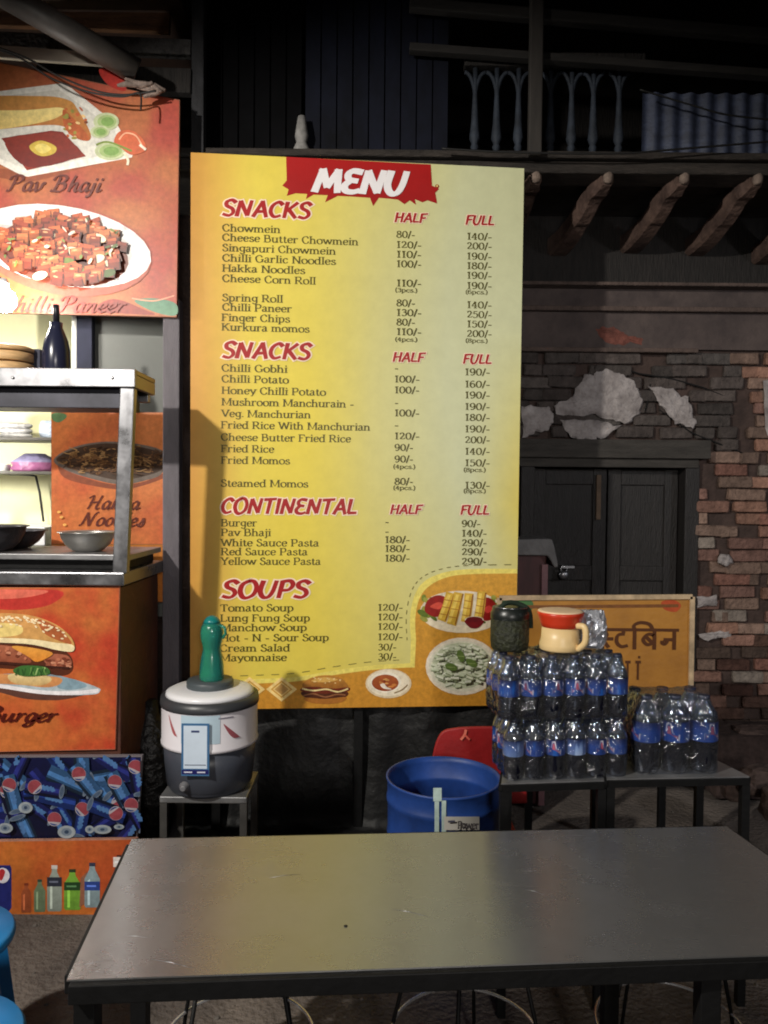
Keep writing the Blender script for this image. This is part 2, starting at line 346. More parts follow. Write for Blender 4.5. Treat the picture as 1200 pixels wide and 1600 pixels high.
INKPIC = mat('printed_picture', ink=True, rough=0.42, spec=0.35, var=0.22, scale=42, detail=8, bump=0.05, bscale=9)
class Print:
    """ink on a plane: shapes are laid from photo pixels on to the plane, each layer a hair in front of the last"""
    gain = 1.0
    def __init__(s, plane, off=0.0008, step=0.00006): s.pl = plane; s.mb = MB(); s.off = off; s.step = step
    def nxt(s): s.off += s.step; return s.off
    def poly(s, pts, col, smooth=False, col2=None, k=5):
        if smooth: pts = spline(pts, True, k)
        o = s.nxt(); ys = [p[1] for p in pts]; y0, y1 = min(ys), max(ys)
        col = tuple(k * s.gain for k in col); c = lin(col); c2 = lin(tuple(k * s.gain for k in col2)) if col2 else c
        cols = [tuple(a + (b - a) * ((p[1] - y0) / max(1e-6, y1 - y0)) for a, b in zip(c, c2)) for p in pts]
        s.mb.add([s.pl.w(p[0], p[1], o) for p in pts], [tuple(range(len(pts) - 1, -1, -1))], 0, cols); return s
    def ell(s, cx, cy, rx, ry, col, rot=0, n=26, col2=None):
        c, q = math.cos(R(rot)), math.sin(R(rot))
        pts = []
        for i in range(n):
            t = 2 * math.pi * i / n; x, y = rx * math.cos(t), ry * math.sin(t); pts.append((cx + x * c - y * q, cy + x * q + y * c))
        return s.poly(pts, col, col2=col2)
    def rect(s, cx, cy, w, h, col, rot=0, col2=None):
        c, q = math.cos(R(rot)), math.sin(R(rot))
        return s.poly([(cx + x * c - y * q, cy + x * q + y * c) for x, y in ((-w / 2, -h / 2), (w / 2, -h / 2), (w / 2, h / 2), (-w / 2, h / 2))], col, col2=col2)
    def ribbon(s, pts, wid, col, o=None):
        """pts, widths in photo pixels"""
        o = o or s.nxt(); n = len(pts); L = []; Rr = []
        for i in range(n):
            a = pts[max(0, i - 1)]; b = pts[min(n - 1, i + 1)]; dx, dy = b[0] - a[0], b[1] - a[1]; l = math.hypot(dx, dy) or 1
            h = (wid[i] if isinstance(wid, list) else wid) / 2; nx, ny = -dy / l * h, dx / l * h
            L.append(s.pl.w(pts[i][0] + nx, pts[i][1] + ny, o)); Rr.append(s.pl.w(pts[i][0] - nx, pts[i][1] - ny, o))
        s.mb.add(L + Rr, [(i, i + n, i + 1 + n, i + 1) for i in range(n - 1)], 0, lin(col)); return s
    def line(s, pts, wid, col, smooth=True, k=6):
        return s.ribbon(spline(pts, False, k) if smooth else pts, wid, col)
    def text(s, px, py, txt, size, col, fnt='serif', xs=1.0, width=None, grow=0.0, jit=0.0):
        """size = em height in photo pixels; width = wanted length in pixels"""
        G, thick, thin, nib, shear = FONTS[fnt]
        total = sum(G[ch][0] if ch in G else 0.3 for ch in txt)
        P0 = s.pl.w(px, py); P1 = s.pl.w(px + 10, py); ppm = 10 / max(1e-6, (P1 - P0).dot(s.pl.e))
        em = size / ppm
        if width: xs = (width / ppm) / (total * em)
        x = 0.0; nx, ny = math.cos(R(nib)), math.sin(R(nib)); base = s.off; lay = 0
        def put(pts, wd):
            nonlocal lay
            lay = (lay + 1) % 12; o = base + s.step * (1 + lay * 0.5); n = len(pts); A = []; B = []
            for i in range(n):
                a = pts[max(0, i - 1)]; b = pts[min(n - 1, i + 1)]; dx, dy = b[0] - a[0], b[1] - a[1]; l = math.hypot(dx, dy) or 1
                h = wd(dx / l, dy / l, i / max(1, n - 1)) / 2 + grow; ux, uy = -dy / l * h, dx / l * h
                for arr, sg in ((A, 1), (B, -1)):
                    X = pts[i][0] + ux * sg; Y = pts[i][1] + uy * sg
                    arr.append(P0 + s.pl.e * ((x + (X + Y * shear)) * em * xs) + Vector((0, 0, Y * em)) + s.pl.n * o)
            s.mb.add(A + B, [(i + n, i, i + 1, i + 1 + n) for i in range(n - 1)], 0, lin(col))
        def ext(p):                               # push the ends out for the outline
            if not grow or len(p) < 2: return p
            def e(a, b): l = math.hypot(a[0] - b[0], a[1] - b[1]) or 1; return (a[0] + (a[0] - b[0]) / l * grow, a[1] + (a[1] - b[1]) / l * grow)
            return [e(p[0], p[1])] + list(p[1:-1]) + [e(p[-1], p[-2])]
        rnd = random.Random(len(txt) * 31 + int(py))
        for ch in txt:
            if ch not in G: x += 0.3; continue
            adv, st = G[ch]; jy = rnd.uniform(-jit, jit)
            for ty, pts in st:
                pts = [(a, b + jy) for a, b in pts]
                if ty == 'C': q = spline(pts, False, 5)
                elif ty == 'O': q = spline(pts, True, 4); q = q + [q[0], q[1]]
                else:
                    q = []
                    for a, b in zip(pts, pts[1:]): q += [a, (a[0] * .5 + b[0] * .5, a[1] * .5 + b[1] * .5)] if fnt == 'brush' else [a]
                    q.append(pts[-1])
                def wd(dx, dy, t, ty=ty):
                    w = thin + (thick - thin) * abs(dx * ny - dy * nx) if ty != 'B' else 0.09
                    if fnt == 'brush': w *= 1.0 - 0.22 * t
                    return w
                put(ext(q), wd)
                if fnt == 'serif':
                    for use, p in (('IS', pts[0]), ('IE', pts[-1])):
                        if ty in use: put([(p[0] - .13, p[1]), (p[0] + .13, p[1])], lambda *_: 0.05)
            x += adv
        s.off += s.step * 8
        if fnt == 'hindi':
            q = [(0, .7), (sum(G[c][0] for c in txt if c != '.'), .7)]; x = 0.0; put(q, lambda *_: 0.11)
        return s
    def build(s, name, parent, label=None):
        o = s.mb.build(name, INKPIC if ('picture' in name or '_print' in name) else INK, parent)
        if label: o['label'] = label
        return o

# ================================================================== SETTING: ground
g = MB(); n = 60
def gz(x, y): return 0.012 * noise.noise(Vector((x * 1.3, y * 1.3, 0))) - 0.012
xs_ = [-3 + 7.0 * i / n for i in range(n + 1)]; ys_ = [0.2 + 4.6 * i / n for i in range(n + 1)]
xs_ = [-60, -20] + xs_ + [20, 60]; ys_ = [-60, -10] + ys_ + [20, 60]
g.add([(x, y, gz(x, y)) for y in ys_ for x in xs_], [(j * len(xs_) + i, j * len(xs_) + i + 1, (j + 1) * len(xs_) + i + 1, (j + 1) * len(xs_) + i)
      for j in range(len(ys_) - 1) for i in range(len(xs_) - 1)], 0, None, True)
GROUND = mat('dusty_asphalt', (76, 69, 65), rough=0.85, col2=(116, 106, 98), scale=3.5, bump=0.8, bscale=55)
tag(g.build('ground', GROUND), kind='structure')
peb = MB(); rp = random.Random(3)
for i in range(260):
    x, y = rp.uniform(-1.6, 2.4), rp.uniform(1.5, 4.1); r = rp.uniform(0.003, 0.011)
    a = rp.random() * 6
    peb.lathe([(r * 0.7, -r * .3), (r, r * .15), (r * .55, r * .6)], (x, y, gz(x, y)), 6, 0, 1.0, rp.uniform(.6, 1.0), M=Matrix.Rotation(a, 3, 'Z'))
tag(peb.build('gravel', mat('grit', (96, 90, 85), rough=0.9, var=0.4, scale=3)), kind='stuff', label='small grit and pebbles scattered over the dusty ground', cat='gravel')

# ================================================================== MENU BOARD
BP0 = at(297, 1109, 3.45); BP1 = at(805, 1102, 3.565)
BYAW = math.atan2(BP1.y - BP0.y, BP1.x - BP0.x)
BPL = Plane(BP0, BYAW)
board = thing('menu_board', 'tall yellow printed menu board with red MENU title and price columns', 'menu board', (BP0.x, BP0.y, 0), BYAW)
corners = [(298, 238), (819, 263), (805, 1102), (297, 1109)]
bw = [BPL.w(*c) for c in corners]
mb = MB(); n_ = BPL.n
NX, NZ = 26, 40                                # sheet as a fine grid, colour of the print from a smooth layout
def board_ink(u, v):
    # u 0..1 left-right, v 0..1 top-bottom: yellow sheet, orange along the left edge, pale towards upper right
    def mixc(a, b, t): t = max(0, min(1, t)); return tuple(x + (y - x) * t for x, y in zip(a, b))
    yel, ora, pale = (230, 208, 86), (208, 150, 66), (210, 212, 170)
    c = mixc(yel, pale, (u - 0.26) * 1.75 + 0.12 * math.sin(v * 5.0) - 0.25 * max(0, v - .55))
    c = mixc(c, (240, 216, 66), max(0, 0.75 - abs(u - .33) * 3.4) * max(0, 1 - abs(v - .48) * 2.0))
    c = mixc(c, ora, 1.05 - u * 6.0)
    c = mixc(c, (228, 200, 70), max(0, (u - .86) * 5) * max(0, 1 - abs(v - .62) * 3.0))
    return lin(c)
vs = []; cs = []
for j in range(NZ + 1):
    for i in range(NX + 1):
        u, v = i / NX, j / NZ
        p = (bw[0] * (1 - u) + bw[1] * u) * (1 - v) + (bw[3] * (1 - u) + bw[2] * u) * v
        wv = 0.0022 * noise.noise(Vector((u * 3, v * 4, 1.7))) if 0 < i < NX and 0 < j < NZ else 0
        vs.append(p + n_ * min(0, wv - 0.0005)); cs.append(board_ink(u, v))
mb.add(vs, [(j * (NX + 1) + i, (j + 1) * (NX + 1) + i, (j + 1) * (NX + 1) + i + 1, j * (NX + 1) + i + 1) for j in range(NZ) for i in range(NX)], 0, cs, False)
mb.build('printed_sheet', INK, board)
fr = MB()
fr.slab([p - n_ * 0.004 for p in bw], -n_ * 0.028)
fr.build('backing_frame', mat('rusty_frame', (58, 40, 30), rough=0.7, var=0.4, scale=12), board)
for px in (335, 560, 770):
    a = BPL.w(px, 1085); MB().bar((a.x, a.y + 0.055, a.z), (a.x, a.y + 0.055, 0), 0.04, 0.04).build('support_leg', BLACKPAINT, board)
DOFF = 0.001
# lower orange border with the curved edge
pr = Print(BPL, DOFF)
border = [(297, 1072), (340, 1064), (400, 1061), (460, 1058), (520, 1048), (580, 1040), (630, 1037), (641, 1036), (642, 1000), (641, 960), (650, 925), (668, 905), (700, 893), (740, 889), (808, 889)]
pr.poly(spline(border[:7], False, 4) + border[7:8] + spline(border[8:], False, 4) + [(805, 1102), (297, 1109)], (240, 222, 112))
off = [(x + (4 if y < 1030 and x > 600 else 0), y + (7 if x < 645 or x > 690 else 7)) for x, y in border]
inner = [(297, 1080), (340, 1072), (400, 1068), (460, 1065), (520, 1055), (580, 1047), (636, 1043), (648, 1043), (650, 1000), (649, 965), (656, 934), (673, 914), (702, 901), (740, 897), (808, 896)]
pr.poly(spline(inner[:7], False, 4) + inner[7:8] + spline(inner[8:], False, 4) + [(805, 1102), (297, 1109)], (214, 158, 58), col2=(203, 140, 46))
dash = spline([(x - (6 if x > 632 and y < 1030 else 0), y - 6) for x, y in border[:7]], False, 5)
for i in range(0, len(dash) - 1, 2): pr.line(dash[i:i + 2], 1.1, (120, 110, 55), False)
dash = spline([(636, 1000), (635, 960), (644, 921), (664, 899), (698, 887), (740, 883), (806, 882)], False, 6)
for i in range(0, len(dash) - 1, 2): pr.line(dash[i:i + 2], 1.1, (120, 110, 55), False)
for cx in (346, 390, 440):                     # diamond outlines
    for a, c in ((24, (246, 214, 140)), (17, (212, 154, 58)), (14, (240, 205, 130)), (11, (196, 150, 84))):
        pr.poly([(cx - a, 1077), (cx, 1077 - a * .8), (cx + a, 1077), (cx, 1077 + a * .8)], c)
pr.build('border_print', board)
# title
pr = Print(BPL, DOFF)
pr.poly([(447, 245), (673, 257), (675, 290), (686, 295), (680, 301), (683, 318), (668, 313), (660, 316), (648, 311), (650, 320), (640, 313), (632, 319), (622, 312),
         (605, 310), (592, 309), (583, 322), (578, 309), (548, 307), (528, 306), (508, 316), (512, 305), (490, 304), (478, 311), (480, 303), (462, 302), (448, 306), (451, 296), (441, 290), (448, 282)], (176, 22, 22), col2=(160, 18, 18))
pr.ell(683, 291, 3, 3, (150, 30, 25)); pr.ell(683, 290.5, 1.6, 1.6, (225, 205, 120))
pr.build('title_banner', board)
pr = Print(BPL, DOFF + 0.003)
pr.text(489, 299, 'MENU', 35, (242, 238, 240), 'brush', width=146, grow=0.045)
pr.build('title_lettering', board)
RED, PINK = (170, 26, 28), (252, 226, 200)
def heading(px, py, txt, size, width):
    pr = Print(BPL, DOFF + 0.0005); pr.text(px, py, txt, size, PINK, 'brush', width=width, grow=0.095)
    pr.off += 0.0004; pr.text(px, py, txt, size, RED, 'brush', width=width, grow=0.02)
    pr.build('heading', board)
heading(346, 337, 'SNACKS', 25, 140); heading(346, 559, 'SNACKS', 25, 140); heading(344, 802, 'CONTINENTAL', 24, 216); heading(345, 934, 'SOUPS', 27, 138)
for x, y, t in ((616, 347, 'HALF'), (727, 351, 'FULL'), (613, 565, 'HALF'), (723, 568, 'FULL'), (609, 803, 'HALF'), (719, 804, 'FULL')):
    heading(x, y, t, 14.5, 50 if t == 'HALF' else 45)
TXT = (84, 78, 26)
def column(rows, name):
    for px, py, t, w in rows: Print(BPL, DOFF).text(px, py, t, 15.5, TXT, 'serif', width=w).build(name, board)
column([(347, 361, 'Chowmein', 92), (347, 376, 'Cheese Butter Chowmein', 216), (347, 392, 'Singapuri Chowmein', 180), (347, 408, 'Chilli Garlic Noodles', 180),
        (347, 424, 'Hakka Noodles', 131), (347, 440, 'Cheese Corn Roll', 148), (347, 470, 'Spring Roll', 96), (347, 485, 'Chilli Paneer', 110), (346, 501, 'Finger Chips', 108), (346, 516, 'Kurkura momos', 139)], 'item_lettering')
column([(346, 580, 'Chilli Gobhi', 104), (346, 597, 'Chilli Potato', 106), (346, 615, 'Honey Chilli Potato', 165), (346, 633, 'Mushroom Manchurain -', 210), (346, 651, 'Veg. Manchurian', 141),
        (345, 669, 'Fried Rice With Manchurian', 237), (345, 688, 'Cheese Butter Fried Rice', 206), (345, 706, 'Fried Rice', 84), (345, 724, 'Fried Momos', 109), (345, 760, 'Steamed Momos', 138)], 'item_lettering')
column([(345, 822, 'Burger', 57), (345, 837, 'Pav Bhaji', 79), (345, 853, 'White Sauce Pasta', 155), (345, 867, 'Red Sauce Pasta', 137), (345, 882, 'Yellow Sauce Pasta', 158)], 'item_lettering')
column([(344, 955, 'Tomato Soup', 116), (344, 971, 'Lung Fung Soup', 142), (344, 986, 'Manchow Soup', 137), (344, 1002, 'Hot - N - Sour Soup', 172), (343, 1018, 'Cream Salad', 111), (343, 1033, 'Mayonnaise', 106)], 'item_lettering')
def prices(rows, px, step=0.0, size=15.0):
    for i, (py, t) in enumerate(rows):
        pr = Print(BPL, DOFF)
        if t.startswith('('): pr.text(px - 2, py, t, 9.0, TXT, 'serif', width=35)
        elif t == '-': pr.text(px, py, t, 15, TXT, 'serif', width=7)
        else: pr.text(px, py, t, size, TXT, 'serif', width=40 if len(t) > 4 else 30)
        pr.build('price_lettering', board)
prices([(371, '80/-'), (387, '120/-'), (402, '110/-'), (417, '100/-'), (447, '110/-'), (456, '(3pcs.)'), (478, '80/-'), (493, '130/-'), (508, '80/-'), (523, '110/-'), (533, '(4pcs.)')], 619)
prices([(374, '140/-'), (389, '200/-'), (405, '190/-'), (420, '180/-'), (435, '190/-'), (451, '190/-'), (459, '(6pcs.)'), (481, '140/-'), (496, '250/-'), (511, '150/-'), (526, '200/-'), (535, '(8pcs.)')], 729)
prices([(580, '-'), (597, '100/-'), (614, '100/-'), (634, '-'), (650, '100/-'), (669, '-'), (686, '120/-'), (704, '90/-'), (722, '90/-'), (732, '(4pcs.)'), (757, '80/-'), (765, '(4pcs.)')], 616)
prices([(586, '190/-'), (605, '160/-'), (622, '190/-'), (640, '190/-'), (657, '180/-'), (675, '190/-'), (692, '200/-'), (710, '140/-'), (728, '150/-'), (737, '(8pcs.)'), (763, '130/-'), (770, '(8pcs.)')], 726)
prices([(820, '-'), (835, '-'), (848, '180/-'), (862, '180/-'), (877, '180/-')], 601)
prices([(823, '90/-'), (838, '140/-'), (853, '290/-'), (867, '290/-'), (882, '290/-')], 721)
prices([(954, '120/-'), (969, '120/-'), (984, '120/-'), (1000, '120/-'), (1016, '30/-'), (1031, '30/-')], 590)
# dish pictures
rd = random.Random(11)
pr = Print(BPL, DOFF + 0.002)                  # spring rolls on a plate
pr.ell(722, 956, 66, 33, (240, 226, 196)); pr.ell(720, 950, 61, 27, (226, 214, 190))
for i in range(26):
    pr.ell(rd.choice([rd.uniform(660, 690), rd.uniform(752, 782)]), rd.uniform(934, 972), rd.uniform(4, 9), rd.uniform(2, 5), rd.choice([(130, 140, 50), (160, 160, 70), (96, 116, 40)]), rd.uniform(0, 90))
pr.poly([(664, 955), (668, 938), (684, 930), (698, 936), (694, 956), (680, 964)], (150, 28, 22), True); pr.poly([(672, 948), (684, 941), (692, 944), (686, 952)], (214, 80, 62), True)
pr.poly([(752, 960), (752, 938), (764, 934), (776, 946), (774, 964), (758, 970)], (146, 24, 20), True); pr.poly([(756, 952), (764, 946), (770, 952), (762, 958)], (206, 62, 54), True)
for x0, y0, x1, y1, w in ((704, 926, 690, 970, 14), (717, 926, 705, 976, 15), (733, 927, 727, 972, 14), (753, 924, 747, 968, 14)):
    pr.line([(x0, y0), ((x0 + x1) / 2 + 1, (y0 + y1) / 2), (x1, y1)], w, (214, 172, 62), True)
    pr.line([(x0 - 2, y0 + 3), (x1 - 3, y1 - 4)], w * .35, (238, 206, 96), False)
    for t in (0.25, .5, .75): pr.line([(x0 + (x1 - x0) * t - w * .45, y0 + (y1 - y0) * t), (x0 + (x1 - x0) * t + w * .45, y0 + (y1 - y0) * t + 2)], 1.4, (176, 120, 40), False)
    pr.line([(x0 + w * .42, y0 + 2), (x1 + w * .42, y1)], 2, (150, 96, 34), False)
pr.ell(741, 969, 15, 6, (238, 226, 206)); pr.poly([(727, 969), (755, 969), (750, 979), (741, 982), (732, 979)], (120, 18, 26), True); pr.ell(741, 968, 13, 4.5, (104, 12, 22))
pr.build('dish_picture', board, 'picture of spring rolls with tomato on a white plate')
pr = Print(BPL, DOFF + 0.002)                  # white pasta
pr.ell(722, 1041, 57, 45, (238, 226, 204)); pr.ell(722, 1041, 52, 40, (226, 222, 200)); pr.ell(722, 1040, 47, 36, (196, 202, 172))
for i in range(150):
    a = rd.uniform(0, 6.28); q = rd.random() ** .5; x, y = 722 + 44 * q * math.cos(a), 1040 + 33 * q * math.sin(a); t = rd.uniform(-25, 25); l = rd.uniform(8, 13)
    dx, dy = l / 2 * math.cos(R(t)), l / 2 * math.sin(R(t))
    pr.line([(x - dx, y + 1.6 - dy), (x + dx, y + 1.6 + dy)], 3.2, (138, 148, 112), False); pr.line([(x - dx, y - dy), (x + dx, y + dy)], 3.2, rd.choice([(222, 226, 200), (206, 214, 184), (232, 234, 214)]), False)
for x, y, r_ in ((705, 1042, 20), (720, 1025, 70), (737, 1036, 30)): pr.ell(x, y, 10, 5.5, (98, 122, 58), r_); pr.line([(x - 6, y), (x + 6, y + 1)], 1, (150, 170, 100), False)
pr.build('dish_picture', board, 'picture of white sauce pasta with green leaves')
pr = Print(BPL, DOFF + 0.002)                  # burger
pr.poly([(474, 1074), (480, 1062), (505, 1055), (530, 1058), (543, 1070), (540, 1076), (508, 1078)], (196, 136, 58), True, (150, 92, 34)); pr.poly([(486, 1064), (506, 1058), (528, 1062), (508, 1066)], (222, 174, 90), True)
pr.poly([(470, 1076), (490, 1073), (520, 1076), (545, 1074), (541, 1081), (500, 1084), (474, 1081)], (110, 42, 22), True); pr.line([(472, 1076), (490, 1079), (510, 1077), (528, 1081), (544, 1076)], 2.4, (236, 214, 150))
pr.poly([(472, 1081), (508, 1084), (542, 1081), (538, 1090), (508, 1094), (478, 1090)], (84, 40, 20), True); pr.line([(474, 1087), (490, 1084), (508, 1089), (526, 1085), (540, 1086)], 2.2, (150, 96, 60))
pr.poly([(476, 1090), (508, 1092), (540, 1089), (534, 1097), (508, 1100), (482, 1097)], (172, 108, 42), True)
for i in range(16): pr.ell(rd.uniform(486, 532), rd.uniform(1058, 1068), 1.3, .8, (240, 214, 150))
pr.build('dish_picture', board, 'picture of a burger with sesame bun')
pr = Print(BPL, DOFF + 0.002)                  # soup
pr.ell(607, 1068, 36, 23, (226, 206, 170)); pr.ell(607, 1067, 33, 21, (242, 228, 200)); pr.ell(603, 1066, 24, 16, (250, 240, 218)); pr.ell(602, 1067, 21, 13, (176, 92, 46), col2=(150, 66, 30))
for i in range(14): pr.ell(rd.uniform(590, 616), rd.uniform(1060, 1074), rd.uniform(2, 4), rd.uniform(1, 2.2), rd.choice([(206, 128, 64), (140, 58, 28), (222, 160, 90)]))
pr.poly([(594, 1070), (600, 1076), (612, 1077), (604, 1073), (600, 1068)], (245, 232, 214), True); pr.line([(616, 1083), (628, 1078), (637, 1070)], 2, (150, 124, 84))
pr.build('dish_picture', board, 'picture of a bowl of soup on a saucer')

# ================================================================== OLD HOUSE
HY = 4.3
house = thing('old_house', 'old brick house with dark wooden balcony, carved struts and locked plank door', 'house', (1.2, HY, 0))
SOOT = mat('sooty_wood', (30, 26, 24), rough=0.8, var=0.5, scale=6, stretch=(6, 6, 1), bump=0.5, bscale=18)
DARKWOOD = mat('dark_door_wood', (27, 23, 22), rough=0.6, var=0.45, scale=5, stretch=(9, 9, 1), bump=0.4, bscale=25)
MORTAR = mat('dark_mortar', (66, 52, 47), rough=0.95, var=0.4, scale=8, bump=0.8, bscale=30)
BRICK = mat('brick', ink=True, rough=0.9, var=0.38, scale=17, bump=0.9, bscale=45, spec=0.2)
DX0, DX1 = at(812, 800, HY).x, at(1093, 800, HY).x
DZ1 = at(900, 716, HY).z
wl = MB()
wl.box(-4.2, DX0, HY + 0.02, HY + 0.4, 0, 3.4); wl.box(DX1, 4.6, HY + 0.02, HY + 0.4, 0, 3.4); wl.box(DX0, DX1, HY + 0.02, HY + 0.4, DZ1, 3.4)
wl.build('wall', MORTAR, house)
bk = MB(); rb = random.Random(5); ch_ = 0.068; row = 0; z = 0.0
ZBR = at(1000, 553, HY).z
while z < ZBR - .05:
    low = z < DZ1 + 0.05
    x = (DX1 + .012 + (0.05 if row % 2 else 0) * rb.random()) if low else -0.3 - (0.11 if row % 2 else 0) + rb.uniform(-.03, .03)
    if low and row % 2: x = DX1 + .012
    first = True
    while x < 3.3:
        L = rb.choice([0.19, 0.2, 0.205, 0.18, 0.105]) * rb.uniform(.94, 1.06); gap = rb.uniform(.003, .008)
        if low and first and row % 2: L = rb.uniform(.09, .12)
        first = False
        inside = False
        if not inside and rb.random() > 0.012:
            zz = z + rb.uniform(-.003, .003); h = ch_ - rb.uniform(.003, .008); pj = rb.uniform(-.004, .010)
            base = rb.choice([(150, 108, 92), (138, 100, 88), (158, 114, 94), (132, 106, 92), (148, 118, 102), (140, 94, 80)])
            if rb.random() < .10: base = (150, 136, 124)
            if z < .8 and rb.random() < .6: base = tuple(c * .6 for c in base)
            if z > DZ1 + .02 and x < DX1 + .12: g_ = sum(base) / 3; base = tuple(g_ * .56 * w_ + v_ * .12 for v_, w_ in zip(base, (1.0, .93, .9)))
            g_ = sum(base) / 3; base = tuple(v_ * .82 + g_ * .15 for v_ in base)
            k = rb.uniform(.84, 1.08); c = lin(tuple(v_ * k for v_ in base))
            M = Matrix.Translation((x + L / 2, 0, zz + h / 2)) @ Matrix.Rotation(R(rb.uniform(-1.0, 1.0)), 4, 'Y') @ Matrix.Rotation(R(rb.uniform(-1.2, 1.2)), 4, 'Z')
            d = rb.uniform(0.004, .009)
            l, hh = L / 2 - gap / 2, h / 2                 # brick face with worn, rounded rim
            fr_ = [(-l + d, -hh), (l - d, -hh), (l, -hh + d), (l, hh - d), (l - d, hh), (-l + d, hh), (-l, hh - d), (-l, -hh + d)]
            jit = [(a + rb.uniform(-.004, .004), b + rb.uniform(-.003, .003)) for a, b in fr_]
            s_ = 0.90
            front = [M @ Vector((a * (1 - .008 / l), HY - 0.004 - pj, b * .86)) for a, b in jit]
            mid = [M @ Vector((a, HY + .004 - pj, b)) for a, b in jit]; back = [M @ Vector((a, HY + .03, b)) for a, b in jit]
            vs = front + mid + back
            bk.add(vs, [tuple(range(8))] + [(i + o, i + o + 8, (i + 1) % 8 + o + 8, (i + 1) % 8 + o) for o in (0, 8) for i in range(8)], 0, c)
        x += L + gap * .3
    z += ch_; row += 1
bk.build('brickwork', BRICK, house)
PLASTER = mat('old_plaster', (184, 176, 174), rough=0.92, col2=(118, 110, 108), scale=9, bump=1.0, bscale=28)
HPL = Plane((0, HY, 0))
def patch(pts, th=0.022, seed=1):
    rr = random.Random(seed); q = []
    for i in range(len(pts)):
        a, b = pts[i], pts[(i + 1) % len(pts)]
        sz = min(1.0, max(abs(p[0] - pts[0][0]) for p in pts) / 60)
        for t in [k / 7 for k in range(7)]:
            X, Y = a[0] + (b[0] - a[0]) * t, a[1] + (b[1] - a[1]) * t
            q.append((X + sz * (6 * noise.noise(Vector((X * .09, Y * .09, seed))) + 2.4 * noise.noise(Vector((X * .35, Y * .35, seed + 9)))), Y + sz * (6 * noise.noise(Vector((X * .09, Y * .09, seed + 5))) + 2.4 * noise.noise(Vector((X * .35, Y * .35, seed + 3))))))
    cx = sum(p[0] for p in q) / len(q); cy = sum(p[1] for p in q) / len(q)
    m = MB(); k = len(q); rings = []; PL_ = PLASTER
    for sc, of in ((1.0, 0.0), (0.97, th * .8), (0.8, th), (0.45, th * 1.15)):
        rings.append([HPL.w(cx + (p[0] - cx) * sc, cy + (p[1] - cy) * sc, of + (0.004 * rr.random() if sc < .97 else 0)) for p in q])
    vs = [v for r_ in rings for v in r_] + [HPL.w(cx, cy, th * 1.1)]
    fs = [(j * k + (i + 1) % k, j * k + i, (j + 1) * k + i, (j + 1) * k + (i + 1) % k) for j in range(3) for i in range(k)] + [(3 * k + (i + 1) % k, 3 * k + i, 4 * k) for i in range(k)]
    m.add(vs, fs, 0, None, False); m.build('plaster_patch', PL_, house)
patch([(862, 636), (890, 620), (912, 590), (940, 576), (966, 580), (990, 596), (1006, 622), (998, 648), (978, 664), (930, 650), (868, 648)], seed=1)
patch([(815, 634), (858, 636), (866, 652), (856, 672), (815, 684)], seed=2)
patch([(872, 656), (930, 655), (972, 668), (930, 690), (895, 686)], seed=3)
patch([(1016, 602), (1046, 606), (1076, 622), (1090, 664), (1078, 670), (1044, 652), (1026, 626)], seed=4)
patch([(1124, 866), (1140, 866), (1146, 880), (1134, 886), (1121, 880)], 0.04, seed=5)
patch([(1192, 594), (1230, 592), (1236, 690), (1196, 682)], 0.02, seed=6)
patch([(1088, 932), (1118, 930), (1120, 946), (1090, 950)], .016, seed=7)
_pl = PLASTER; PLASTER = mat('exposed_red_brick', (112, 66, 56), rough=.95, var=.5, scale=14, bump=1.0, bscale=30)
patch([(926, 512), (958, 508), (984, 524), (1010, 530), (1006, 540), (940, 538)], .012, seed=11)
PLASTER = _pl
patch([(1090, 990), (1140, 984), (1142, 996), (1100, 1000)], .014, seed=8)
EXB = mat('exposed_red_brick', (112, 66, 56), rough=.95, var=.5, scale=14, bump=1.0, bscale=30)
def crack(pts):
    P = [tuple(HPL.w(px, py, .006)) for px, py in pts]; MB().tube(P, [.001 + .004 * math.sin(math.pi * (i + .5) / len(P)) for i in range(len(P))], 5).build('crack', mat('crack_dark', (14, 12, 12), rough=1.0), house)
crack([(906, 470), (914, 486), (930, 500), (938, 516), (960, 528), (985, 536)]); crack([(960, 572), (1000, 584), (1050, 592), (1100, 606), (1130, 618)]); crack([(1016, 600), (1012, 626), (1008, 644)]); crack([(1030, 640), (1080, 676), (1140, 700), (1180, 716)])
# course ledges, recess
ld = MB()
def band(px0, px1, py0, py1, y0, y1, m=ld):
    a = at(px0, py0, y0); b = at(px1, py1, y0)
    m.box(a.x, b.x, y0, y1, min(a.z, b.z), max(a.z, b.z))
band(780, 1092, 541, 551, HY - .05, HY + .03); band(780, 1240, 476, 488, HY - .06, HY + .03); band(780, 1240, 438, 448, HY - .10, HY + .03)
gw = MB(); a = at(780, 541, HY - .004); b = at(1260, 448, HY - .004); gw.box(a.x, b.x + .8, HY - .012, HY + .015, a.z - .01, b.z)
gw.build('grimy_plaster', mat('grimy_plaster', (92, 80, 76), rough=.95, col2=(58, 50, 50), scale=4, bump=.7, bscale=14), house)
ld.build('ledge', mat('worn_ledge', (84, 70, 64), rough=.9, var=.4, scale=9, bump=.7), house, 0.006)
up = MB(); a = at(780, 446, HY - .03); b = at(1260, 330, HY - .03); up.box(a.x, b.x + .6, HY - .03, HY + .03, a.z, b.z + .2)
up.build('wooden_frieze', SOOT, house, 0.004)
li = MB(); a = at(800, 714, HY - .06); b = at(1112, 688, HY - .06)
li.box(a.x, b.x, HY - .06, HY + .06, a.z, b.z); li.box(a.x, b.x - .05, HY - .025, HY + .06, a.z - .05, a.z)
li.build('lintel', mat('weathered_lintel', (66, 62, 58), rough=.85, var=.4, scale=4, stretch=(1, 8, 8), bump=.6), house, 0.006)
